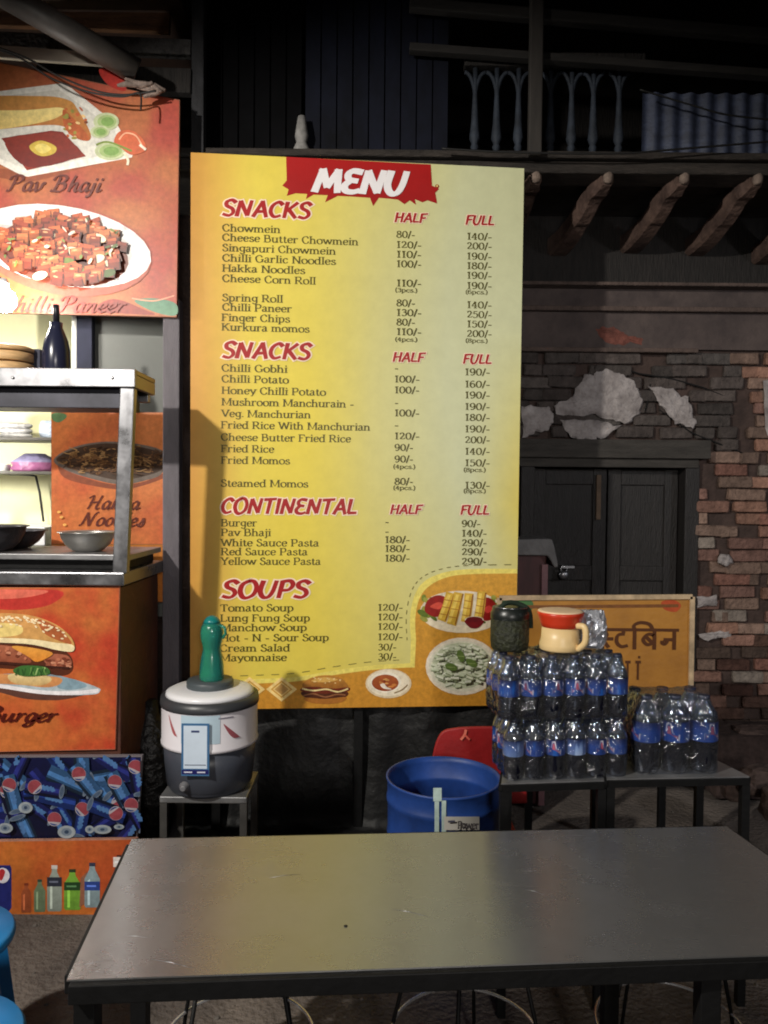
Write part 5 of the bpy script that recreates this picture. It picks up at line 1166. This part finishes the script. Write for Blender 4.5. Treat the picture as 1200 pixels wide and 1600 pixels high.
ta, wa = ptable('side_table', [(783, 1224), (944, 1219), (934, 1178), (790, 1182)], TZ, 'small steel table carrying the two stacked packs of small bottles', None, STEEL_DULL)
tb_, wb = ptable('side_table', [(948, 1217), (1171, 1213), (1096, 1176), (944, 1179)], TZ + .004, 'small steel table carrying the single pack of large bottles', None, STEEL_DULL)

# ---- bottle packs
COLA = mat('cola', (10, 12, 26), rough=.12, spec=.6)
PETC = clear('clear_pet', tint=(176, 194, 226), gloss=.24, milk=.08, rough=.06)
CAPB = mat('blue_cap', (26, 32, 56), rough=.4)
LAB = mat('bottle_label', ink=True, rough=.35, var=.08, scale=30)
WRAPF = clear('shrink_wrap', tint=(214, 224, 240), gloss=.19, milk=.022, rough=.06, bump=1.0, bscale=16)
def proto_bottle(R_, H, root, pos, rot, lab_bot, lab_top, plain=False):
    """one bottle: body with cola and clear dome, label, cap"""
    f = lab_top + .01
    prof = [(R_ * .62, 0), (R_ * .9, H * .015), (R_ * .96, H * .05), (R_ * .93, H * .1), (R_ * .98, H * .14), (R_ * .98, H * lab_bot), (R_ * .985, H * lab_top), (R_ * .97, H * f), (R_ * .88, H * (f + .07)),
            (R_ * .66, H * (f + .15)), (R_ * .45, H * (f + .22)), (R_ * .36, H * .93), (R_ * .36, H * .945)]
    m = MB(); m.lathe(prof, (0, 0, 0), 22, mis=[0] * 7 + [1] * 5)
    b = m.build('bottle', [COLA, PETC], root); b.location = pos; b.rotation_euler = (0, 0, rot)
    lm = MB(); n = 28; r0 = R_ * 1.0; z0, z1 = H * lab_bot, H * lab_top
    blue, dk = (34, 84, 164), (20, 40, 92)
    vs = []; cs = []
    for z_, c_ in ((z0, blue if not plain else (150, 170, 206)), (z0 + (z1 - z0) * .5, blue if not plain else (120, 146, 196)), (z1, dk)):
        for i in range(n + 1): q = 2 * math.pi * i / n; vs.append((r0 * math.sin(q), -r0 * math.cos(q), z_)); cs.append(lin(c_))
    lm.add(vs, [(j * (n + 1) + i, j * (n + 1) + i + 1, (j + 1) * (n + 1) + i + 1, (j + 1) * (n + 1) + i) for j in range(2) for i in range(n)], 0, cs, True)
    def mark(shape, c_, k):                        # emblem on the label in (angle, height) units
        p = [(r0 + .0004 * k, a, z0 + (z1 - z0) * h) for a, h in shape]
        lm.add([(r * math.sin(R(a)), -r * math.cos(R(a)), z_) for r, a, z_ in p], [tuple(range(len(p)))], 0, lin(c_))
    if not plain:
        for o in (0, 180):
            mark([(o - 36, .12), (o + 36, .06), (o + 38, .40), (o + 12, .46), (o + 4, .92), (o - 14, .92), (o - 18, .5), (o - 34, .46)], (222, 214, 222), 1)
            mark([(o - 28, .2), (o + 30, .15), (o + 30, .32), (o + 6, .38), (o + 0, .78), (o - 9, .78), (o - 11, .42), (o - 28, .38)], (186, 96, 116), 2)
            mark([(o - 24, .26), (o + 26, .22), (o + 26, .28), (o - 24, .33)], (232, 222, 226), 3)
            mark([(o + 62, .08), (o + 100, .08), (o + 100, .3), (o + 62, .3)], (120, 150, 196), 1)
    lm.build('label', LAB, b).location = (0, 0, 0)
    cm = MB(); cm.lathe([(R_ * .40, H * .945), (R_ * .42, H * .95), (R_ * .42, H * .995), (R_ * .36, H)], (0, 0, 0), 16); cm.build('cap', CAPB, b)
    return b
def fix(b):                                        # children were built in world space round the origin
    for ch in b.children: ch.matrix_parent_inverse = Matrix()
def wrap_film(root, nx, ny, R_, H, sp, f, yaw, origin, dip=.006, seed=1):
    """shrink wrap: scalloped outline round the outer bottles, drawn in over the shoulders and flat across the caps"""
    m = MB(); W2, D2 = (nx - 1) * sp / 2, (ny - 1) * sp / 2; out = []
    N = 160; per = []
    def pt(t):
        """outline parameter -> (x, y, normal)"""
        segs = [(2 * W2), (math.pi / 2 * R_), (2 * D2), (math.pi / 2 * R_)] * 2; L = sum(segs[:4]) * 2; s_ = t * L
        d = s_
        c = [(-W2, -D2), (W2, -D2), (W2, D2), (-W2, D2)]; a0 = -math.pi / 2
        for k in range(4):
            ln = 2 * W2 if k % 2 == 0 else 2 * D2
            if d < ln:
                ax = c[k]; dx, dy = math.cos(k * math.pi / 2), math.sin(k * math.pi / 2); nx_, ny_ = math.cos(a0 + k * math.pi / 2), math.sin(a0 + k * math.pi / 2)
                ph = (d / sp) % 1.0; return ax[0] + dx * d, ax[1] + dy * d, nx_, ny_, math.sin(math.pi * ph)
            d -= ln
            if d < math.pi / 2 * R_:
                a = a0 + k * math.pi / 2 + d / R_; cc_ = c[(k + 1) % 4]; return cc_[0], cc_[1], math.cos(a), math.sin(a), 0.0
            d -= math.pi / 2 * R_
        return c[0][0], c[0][1], 0, -1, 0
    lev = [(0.0, R_ * .9), (.03, R_ * 1.0), (.2, R_ * 1.03), (.45, R_ * 1.04), (f, R_ * 1.03), (f + .1, R_ * .88), (f + .2, R_ * .62), (.96, R_ * .46), (1.012, R_ * .34)]
    rr = random.Random(seed)
    for li, (hz, rad) in enumerate(lev):
        for i in range(N):
            x, y, ax, ay, sc_ = pt(i / N); wob = .0035 * noise.noise(Vector((x * 30, y * 30 + li * .8, seed + li * .7)))
            r_ = rad - dip * sc_ + wob; dz = (-.012 * sc_ if hz > f else 0) + (.006 * noise.noise(Vector((x * 22, y * 22, seed * 3.0))) if hz > .9 else 0)
            out.append(Vector((x + ax * r_, y + ay * r_, hz * H + dz)))
    fs = [(j * N + i, j * N + (i + 1) % N, (j + 1) * N + (i + 1) % N, (j + 1) * N + i) for j in range(len(lev) - 1) for i in range(N)]
    # lid: a grid-less fan drawn to a few inner rings
    base = len(out); top = out[-N:]
    for sc_ in (.75, .45, .15):
        for p in top: out.append(Vector((p.x * sc_, p.y * sc_, H * 1.008 + .006 * noise.noise(Vector((p.x * sc_ * 26, p.y * sc_ * 26, seed))))))
    b0 = base - N
    for k in range(3): fs += [(b0 + k * N + i, b0 + k * N + (i + 1) % N, b0 + (k + 1) * N + (i + 1) % N, b0 + (k + 1) * N + i) for i in range(N)]
    fs.append(tuple(b0 + 3 * N + i for i in range(N)))
    M = wmat(root); m.add([M @ p for p in out], fs, 0, None, True)
    m.build('shrink_wrap', WRAPF, root)
def make_pack(name, lab, loc, rz, nx, ny, R_, H, lb, lt, sp, seed, plain=()):
    rr = random.Random(seed); root = thing(name, lab, 'bottle pack', loc, rz, 'packs of cola bottles')
    def place(b, i, j):
        b.location = (-(nx - 1) * sp / 2 + i * sp, -(ny - 1) * sp / 2 + j * sp, rr.uniform(0, .0015)); b.rotation_euler = (0, 0, R(rr.choice([-40, -20, 0, 15, 30, 60, 100, -70])))
    P = {}
    for pl in (False, True):
        if pl and not plain: continue
        b = proto_bottle(R_, H, None, (0, 0, 0), 0, lb, lt, pl); b.parent = root; P[pl] = b
    used = set()
    for j in range(ny):
        for i in range(nx):
            pl = (i, j) in plain
            if pl not in used: b = P[pl]; used.add(pl)
            else: b = copy_tree(P[pl], root)
            place(b, i, j)
    wrap_film(root, nx, ny, R_, H, sp, lt, rz, loc, seed=seed)
    return root
# lower pack on table A
pl0 = onz(785, 1218, TZ); pl1 = onz(982, 1212, TZ)
R1 = .0335; sp1 = .0675
cA = (pl0 + pl1) / 2; yaw1 = math.atan2(pl1.y - pl0.y, pl1.x - pl0.x)
sp1 = ((pl1 - pl0).length - .006) / 6.0; R1 = sp1 * .485
H1_ = (at(880, 1110, cA.y + R1).z - TZ); H1_ = .184
back = Vector((-math.sin(yaw1), math.cos(yaw1), 0))
locA = cA + back * (sp1 * 1.0 + R1 * .4)
packA = make_pack('bottle_pack', 'lower shrink wrapped pack of small cola bottles, under another pack', (locA.x, locA.y, TZ), yaw1, 6, 3, R1, H1_, .40, .66, sp1, 3, plain={(0, 0), (3, 0)})
ZU = TZ + H1_ * 1.012
up0 = onz(768, 1122, ZU); up1 = onz(986, 1112, ZU); yaw2 = math.atan2(up1.y - up0.y, up1.x - up0.x)
locB = locA + Vector((-.012, -.004, 0))
packB = make_pack('bottle_pack', 'upper shrink wrapped pack of small cola bottles carrying the jug and flask', (locB.x, locB.y, ZU), yaw1 + R(1.0), 6, 3, R1 * 1.04, .192, .38, .64, sp1 * 1.05, 5)
# large bottles on table B
q0 = onz(996, 1212, TZ + .004); q1 = onz(1128, 1210, TZ + .004); yaw3 = math.atan2(q1.y - q0.y, q1.x - q0.x)
sp3 = (q1 - q0).length / 2.9; R3 = sp3 * .485; cC = (q0 + q1) / 2; bk3 = Vector((-math.sin(yaw3), math.cos(yaw3), 0)); locC = cC + bk3 * (sp3 * .5 + R3)
packC = make_pack('bottle_pack', 'shrink wrapped pack of larger cola bottles on the right hand table', (locC.x, locC.y, TZ + .004), yaw3, 3, 2, R3, .24, .42, .68, sp3, 8)
# goods on the upper pack
ZT = ZU + .192 * 1.02 + .004
def on_pack(px): p = onz(px, 1026, ZT); return Vector((p.x, locB.y - .015, ZT))
c = on_pack(806); Rf = .5 * (at(836, 990, c.y).x - at(776, 990, c.y).x)
fl = thing('dark_flask', 'dark green patterned insulated flask with carry strap on the bottle pack', 'flask', c)
hF = at(806, 952, c.y - Rf).z - ZT
m = MB(); m.lathe([(Rf * .9, 0), (Rf * .97, .006), (Rf * .98, .02), (Rf, .024), (Rf * 1.0, hF * .72)], c, 36); m.build('flask_body', mat('dark_green_weave', (46, 50, 26), rough=.6, col2=(22, 24, 16), scale=60, detail=3, bump=.6, bscale=90), fl)
m = MB(); m.lathe([(Rf * 1.0, hF * .72), (Rf * 1.01, hF * .73), (Rf * 1.0, hF * .86), (Rf * .94, hF * .9), (Rf * .9, hF * .99), (Rf * .8, hF * 1.0), (Rf * .3, hF * .985)], c, 36); m.build('lid', mat('black_lid', (28, 32, 30), rough=.35), fl)
m = MB(); m.tube(spline([tuple(c + Vector((-Rf * .6, -.02, hF * .97))), tuple(c + Vector((-Rf * .2, -.01, hF * 1.09))), tuple(c + Vector((Rf * .4, 0, hF * 1.06))), tuple(c + Vector((Rf * .98, 0, hF * .9))), tuple(c + Vector((Rf * 1.06, -.01, hF * .5)))], False, 6), .008, 8); m.build('carry_strap', mat('dark_green_strap', (22, 40, 26), rough=.8), fl)
m = MB(); m.tube([c + Vector((Rf * .86 * math.cos(R(a)), Rf * .86 * math.sin(R(a)), hF * .995)) for a in range(200, 341, 10)], .003, 6); m.build('lid_ring', STEEL, fl)
c = on_pack(888); c.y += .0; Rj = .5 * (at(923, 1000, c.y).x - at(857, 1000, c.y).x); hJ = at(886, 958, c.y - Rj).z - ZT
jg = thing('cream_jug', 'cream plastic jug with wide red collar and pale lid on the bottle pack', 'jug', c)
CREAM = mat('cream_plastic', (226, 196, 142), rough=.38, var=.05)
m = MB(); m.lathe([(Rj * .92, 0), (Rj * .97, .004), (Rj * .98, .02), (Rj * .9, hJ * .3), (Rj * .86, hJ * .58)], c, 40); m.build('jug_body', CREAM, jg)
REDJ = mat('red_collar', (204, 58, 30), rough=.35)
m = MB(); m.lathe([(Rj * .865, hJ * .58), (Rj * .89, hJ * .585), (Rj * .95, hJ * .7), (Rj * 1.06, hJ * .86), (Rj * 1.09, hJ * .9), (Rj * 1.09, hJ * .955), (Rj * 1.05, hJ * .965)], c, 40, closed=False); m.build('collar', REDJ, jg)
m = MB(); m.lathe([(Rj * 1.06, hJ * .955), (Rj * 1.05, hJ * .985), (Rj * .9, hJ * 1.0), (Rj * .3, hJ * 1.005)], c, 40); m.build('lid', mat('peach_lid', (236, 206, 170), rough=.4), jg)
m = MB(); m.tube(spline([tuple(c + Vector((Rj * .62, -Rj * .72, hJ * .66))), tuple(c + Vector((Rj * .90, -Rj * 1.0, hJ * .64))), tuple(c + Vector((Rj * .92, -Rj * 1.0, hJ * .28))), tuple(c + Vector((Rj * .66, -Rj * .68, hJ * .07)))], False, 6), .010, 10); m.build('handle', CREAM, jg)
# foil packet
c = on_pack(940) + Vector((.0, .03, 0)); fo = MB(); vs = []; nn, mm = 14, 12; rr = random.Random(12)
hO = at(936, 953, c.y).z - ZT; wO = at(966, 1000, c.y).x - at(914, 1000, c.y).x
for side in (-1, 1):
    for j in range(mm + 1):
        for i in range(nn + 1):
            u, v = i / nn - .5, j / mm
            puff = .034 * max(0, (1 - (2 * u) ** 2)) ** .5 * (math.sin(math.pi * min(1, v * .9 + .08)) ** .6) + .002
            wv = wO * (.5 + .5 * math.sin(math.pi * (v * .8 + .12)) ** .5)
            q_ = Vector((u * 9, v * 8, side * 3.0)); d = .010 * noise.noise(q_ * 1.1) + .006 * noise.noise(q_ * 2.7)
            vs.append(c + Vector((u * wv + .006 * noise.noise(q_ + Vector((5, 0, 0))), side * puff + d * (1 if abs(u) < .49 else 0), v * hO + .004 * noise.noise(q_ * 2))))
k = (nn + 1) * (mm + 1)
fs = []
for s_ in (0, 1):
    for j in range(mm):
        for i in range(nn):
            a_ = s_ * k + j * (nn + 1) + i; f_ = (a_, a_ + 1, a_ + nn + 2, a_ + nn + 1); fs.append(f_ if s_ == 0 else f_[::-1])
fo.add(vs, fs, 0, None, False); o = fo.build('foil_packet', mat('crumpled_foil', (206, 208, 216), rough=.30, metal=.6, bump=.4, bscale=26), base=c); tag(o, 'crumpled silver foil packet standing beside the cream jug', 'packet')
# dark cloth between the packs
c = onz(968, 1205, TZ); 
# rubble at the foot of the brick wall on the right
STONE = mat('broken_brick_stone', (112, 92, 84), rough=.95, col2=(70, 58, 54), scale=9, bump=1.0, bscale=26)
rr = random.Random(17)
def stone(px, py, y, sx, sy, sz, lab):
    p = at(px, py, y); q = MB(); vs = []; n1, n2 = 12, 8
    zc_ = max(p.z, sz * .8)
    for j in range(n2 + 1):
        th = math.pi * j / n2
        for i in range(n1):
            ph = 2 * math.pi * i / n1; d = Vector((math.sin(th) * math.cos(ph), math.sin(th) * math.sin(ph), math.cos(th)))
            e = Vector([math.copysign(abs(k) ** .55, k) for k in d]); k = 1 + .22 * noise.noise(d * 1.7 + Vector((px, py, 0)) * .37)
            vs.append(Vector((p.x, y, zc_)) + Vector((e.x * sx, e.y * sy, e.z * sz)) * k)
    q.add(vs, [(j * n1 + i, (j + 1) * n1 + i, (j + 1) * n1 + (i + 1) % n1, j * n1 + (i + 1) % n1) for j in range(n2) for i in range(n1)], 0, None, False)
    o = q.build('rubble_stone', STONE, base=(p.x, y, zc_)); tag(o, lab, 'stone', 'rubble along the brick wall')
pl = MB(); a = at(1120, 1150, HY - .3); pl.box(a.x, 3.4, HY - .3, HY - .012, 0, a.z); o = pl.build('brick_step', mat('sooty_brick_step', (66, 52, 48), rough=.95, var=.5, scale=14, bump=1.0, bscale=24), base=(a.x, HY - .3, 0), bevel=.02); tag(o, 'low dark brick step along the wall behind the right hand table', 'step')
stone(1180, 1146, HY - .2, .12, .08, .035, 'flat pale stone lying on the dark brick step')
stone(1190, 1220, 3.5, .10, .08, .06, 'broken reddish stone at the right edge beside the step')
stone(1150, 1232, 3.6, .07, .06, .05, 'small grey stone left of the broken reddish stone')
stone(1235, 1260, 3.3, .12, .1, .07, 'large stone just past the right end of the side table')

# ================================================================== LONG TABLE IN FRONT
TZ2 = .75
P_ = [onz(104, 1531, TZ2), None, onz(1135, 1291, TZ2), onz(206, 1311, TZ2)]
near_dir = onz(1200, 1492, TZ2) - P_[0]; L_ = (P_[2] - P_[3]).length
P_[1] = P_[0] + near_dir.normalized() * L_ * 1.02
c = sum(P_, Vector()) / 4
tbl = thing('long_table', 'long stainless steel topped table with black iron frame in the foreground', 'table', (c.x, c.y, 0))
TOP = bpy.data.materials.new('worn_steel_top'); TOP.use_nodes = True
nt = TOP.node_tree; b = nt.nodes['Principled BSDF']; N = nt.nodes.new; Lk = nt.links.new
b.inputs['Metallic'].default_value = .8; b.inputs['Anisotropic'].default_value = .85; b.inputs['Anisotropic Rotation'].default_value = .25
tg = N('ShaderNodeTangent'); tg.direction_type = 'UV_MAP'; tg.uv_map = 'brush'; Lk(tg.outputs[0], b.inputs['Tangent'])
tc = N('ShaderNodeTexCoord'); mp = N('ShaderNodeMapping'); mp.inputs['Scale'].default_value = (1.2, 30, 1); Lk(tc.outputs['Object'], mp.inputs[0])
n1 = N('ShaderNodeTexNoise'); n1.inputs['Scale'].default_value = 12; n1.inputs['Detail'].default_value = 8; Lk(mp.outputs[0], n1.inputs['Vector'])
n2 = N('ShaderNodeTexNoise'); n2.inputs['Scale'].default_value = 2.2; n2.inputs['Detail'].default_value = 6; n2.inputs['Roughness'].default_value = .7; Lk(tc.outputs['Object'], n2.inputs['Vector'])
add = N('ShaderNodeMath'); add.operation = 'MULTIPLY_ADD'; add.inputs[1].default_value = .06; Lk(n1.outputs['Fac'], add.inputs[0]); Lk(n2.outputs['Fac'], add.inputs[2])
r1 = N('ShaderNodeMapRange'); r1.inputs['From Min'].default_value = .4; r1.inputs['From Max'].default_value = .95; r1.inputs['To Min'].default_value = .25; r1.inputs['To Max'].default_value = .37; Lk(add.outputs[0], r1.inputs['Value']); Lk(r1.outputs[0], b.inputs['Roughness'])
r2 = N('ShaderNodeMapRange'); r2.inputs['From Min'].default_value = .4; r2.inputs['From Max'].default_value = .95; r2.inputs['To Min'].default_value = .33; r2.inputs['To Max'].default_value = .47; Lk(add.outputs[0], r2.inputs['Value'])
cb = N('ShaderNodeCombineColor'); Lk(r2.outputs[0], cb.inputs[0]); Lk(r2.outputs[0], cb.inputs[1]); Lk(r2.outputs[0], cb.inputs[2]); Lk(cb.outputs[0], b.inputs['Base Color'])
sc1 = N('ShaderNodeTexNoise'); mp3 = N('ShaderNodeMapping'); mp3.inputs['Scale'].default_value = (2.5, 160, 1); mp3.inputs['Rotation'].default_value = (0, 0, .12); Lk(tc.outputs['Object'], mp3.inputs[0]); Lk(mp3.outputs[0], sc1.inputs['Vector']); sc1.inputs['Scale'].default_value = 3.0; sc1.inputs['Detail'].default_value = 2
r3 = N('ShaderNodeMapRange'); r3.inputs['From Min'].default_value = .70; r3.inputs['From Max'].default_value = .78; r3.inputs['To Max'].default_value = .07; Lk(sc1.outputs['Fac'], r3.inputs['Value'])
n4 = N('ShaderNodeTexNoise'); n4.inputs['Scale'].default_value = 9; n4.inputs['Detail'].default_value = 9; n4.inputs['Roughness'].default_value = .75; Lk(tc.outputs['Object'], n4.inputs['Vector'])
r4 = N('ShaderNodeMapRange'); r4.inputs['From Min'].default_value = .58; r4.inputs['From Max'].default_value = .75; r4.inputs['To Max'].default_value = .06; Lk(n4.outputs['Fac'], r4.inputs['Value'])
s1 = N('ShaderNodeMath'); s1.operation = 'ADD'; Lk(r1.outputs[0], s1.inputs[0]); Lk(r3.outputs[0], s1.inputs[1])
s2 = N('ShaderNodeMath'); s2.operation = 'ADD'; Lk(s1.outputs[0], s2.inputs[0]); Lk(r4.outputs[0], s2.inputs[1]); Lk(s2.outputs[0], b.inputs['Roughness'])
m = MB(); m.slab(P_, (0, 0, -.003)); tto = m.build('table_top', TOP, tbl)
uvl = tto.data.uv_layers.new(name='brush')
for lp in tto.data.loops: v_ = tto.data.vertices[lp.vertex_index].co; uvl.data[lp.index].uv = (v_.x, v_.y)
sp_ = onz(540, 1447, TZ2 + .0005); m = MB(); m.lathe([(.0035, 0), (.004, .0006), (.002, .001)], sp_, 10); m.build('stain_spot', mat('dark_spot', (24, 22, 20), rough=.6), tbl)
for x0, y0, x1, y1 in ((128, 1508, 176, 1500), (140, 1518, 168, 1520), (190, 1462, 236, 1466), (232, 1498, 300, 1512), (420, 1372, 470, 1366), (610, 1420, 668, 1432), (820, 1390, 850, 1398), (150, 1514, 158, 1506)):
    m = MB(); m.tube([onz(x0, y0, TZ2 + .0001), onz((x0 + x1) / 2, (y0 + y1) / 2 - 1.5, TZ2 + .0001), onz(x1, y1, TZ2 + .0001)], [.0002, .0006, .0002], 5); m.build('scratch', STEEL, tbl)
fr = MB(); q = [c + (v - c) * .992 for v in P_]
for i, (a, b_) in enumerate(zip(q, q[1:] + q[:1])):
    a = a - Vector((0, 0, .0205)); b_ = b_ - Vector((0, 0, .0205))
    dd = (b_ - a).normalized() * (.016 if i % 2 else 0); fr.bar(a + dd, b_ - dd, .03, .034)
fr.build('frame', BLACKPAINT, tbl, .002)
def tleg(p, r=.019): MB().box(p.x - r, p.x + r, p.y - r, p.y + r, 0, TZ2 - .038).build('leg', BLACKPAINT, tbl, .002)
tleg(P_[0] + Vector((.026, .028, 0))); tleg(P_[3] + Vector((.03, -.028, 0))); 
pr_ = onz(1117, 1500, TZ2); tleg(Vector((pr_.x, P_[0].y + (P_[1].y - P_[0].y) * .72 + .025, 0))); tleg(P_[2] + Vector((-.3, -.03, 0)))
tleg(P_[1] + Vector((-.03, .03, 0)))

# ---- stools under the table
SEAT = mat('dark_seat_plastic', (30, 28, 28), rough=.5)
def make_stool():
    o = thing('wire_stool', 'x', 'stool', (0, 0, 0), 0, 'stools tucked under the long table')
    q = MB(); n = 40; R0 = .165; zt0 = .45; nh = 6
    # perforated seat: disc with real holes, built as ring sectors
    holes = [(R0 * .55 * math.cos(2 * math.pi * k / nh), R0 * .55 * math.sin(2 * math.pi * k / nh)) for k in range(nh)] + [(0, 0)]
    G = 44; vs = {}; fs = []; vl = []
    def vid(i, j):
        if (i, j) not in vs: vs[(i, j)] = len(vl); vl.append(Vector(((i / G * 2 - 1) * R0, (j / G * 2 - 1) * R0, zt0)))
        return vs[(i, j)]
    for i in range(G):
        for j in range(G):
            x, y = ((i + .5) / G * 2 - 1) * R0, ((j + .5) / G * 2 - 1) * R0
            if math.hypot(x, y) < R0 and all(math.hypot(x - a, y - b) > .019 for a, b in holes): fs.append((vid(i, j), vid(i + 1, j), vid(i + 1, j + 1), vid(i, j + 1)))
    q.add(vl, fs); q.tube([(R0 * math.cos(2 * math.pi * k / n), R0 * math.sin(2 * math.pi * k / n), zt0 - .004) for k in range(n)], .011, 8, True)
    q.build('seat', SEAT, o)
    q = MB(); q.tube([(.195 * math.cos(2 * math.pi * k / 56), .195 * math.sin(2 * math.pi * k / 56), .17) for k in range(56)], .0048, 8, True); q.build('foot_ring', CHROME, o)
    for k in range(4):
        a = R(45 + 90 * k + 12); MB().tube([(.13 * math.cos(a), .13 * math.sin(a), zt0 - .002), (.195 * math.cos(a), .195 * math.sin(a), .17), (.225 * math.cos(a), .225 * math.sin(a), 0)], .0055, 8, mi=0).build('leg', BLACKPAINT, o)
    return o
stool = make_stool()
spots = [(393, 1546, 0, 'leftmost of the wire stools under the long table'), (716, 1541, 20, 'middle wire stool under the long table'), (1010, 1530, 50, 'rightmost wire stool under the long table, by the front leg')]
for i, (px, py, rot, lab) in enumerate(spots):
    o = stool if i == 0 else copy_tree(stool)
    p = onz(px, py, .175); o.location = (p.x, p.y - .195, 0); o.rotation_euler = (0, 0, R(rot)); o['label'] = lab
# blue stools at the left edge
BLS = mat('sky_blue_plastic', (28, 128, 196), rough=.4, var=.1, scale=8)
def blue_stool(px, py, lab, zt0=.45):
    p = onz(px, py, zt0); o = thing('plastic_stool', lab, 'stool', (p.x, p.y, 0), 0, 'blue plastic stools at the left edge')
    m = MB(); m.lathe([(.15, zt0 - .03), (.16, zt0 - .028), (.163, zt0 - .012), (.155, zt0 - .001), (.03, zt0), (.01, zt0 - .004)], (p.x, p.y, 0), 40); m.build('seat', BLS, o)
    for k in range(4):
        a = R(45 + 90 * k); d = Vector((math.cos(a), math.sin(a), 0)); MB().bar(Vector((p.x, p.y, zt0 - .03)) + d * .12, Vector((p.x, p.y, 0)) + d * .17, .045, .03).build('leg', BLS, o)
    m = MB(); m.tube([Vector((p.x, p.y, .2)) + Vector((.145 * math.cos(R(45 + 90 * k)), .145 * math.sin(R(45 + 90 * k)), 0)) for k in range(4)], .012, 8, True); m.build('brace', BLS, o)
blue_stool(-84, 1460, 'blue plastic stool at the left edge, farther from the viewer')
blue_stool(-94, 1626, 'blue plastic stool in the lower left corner, nearest the viewer')
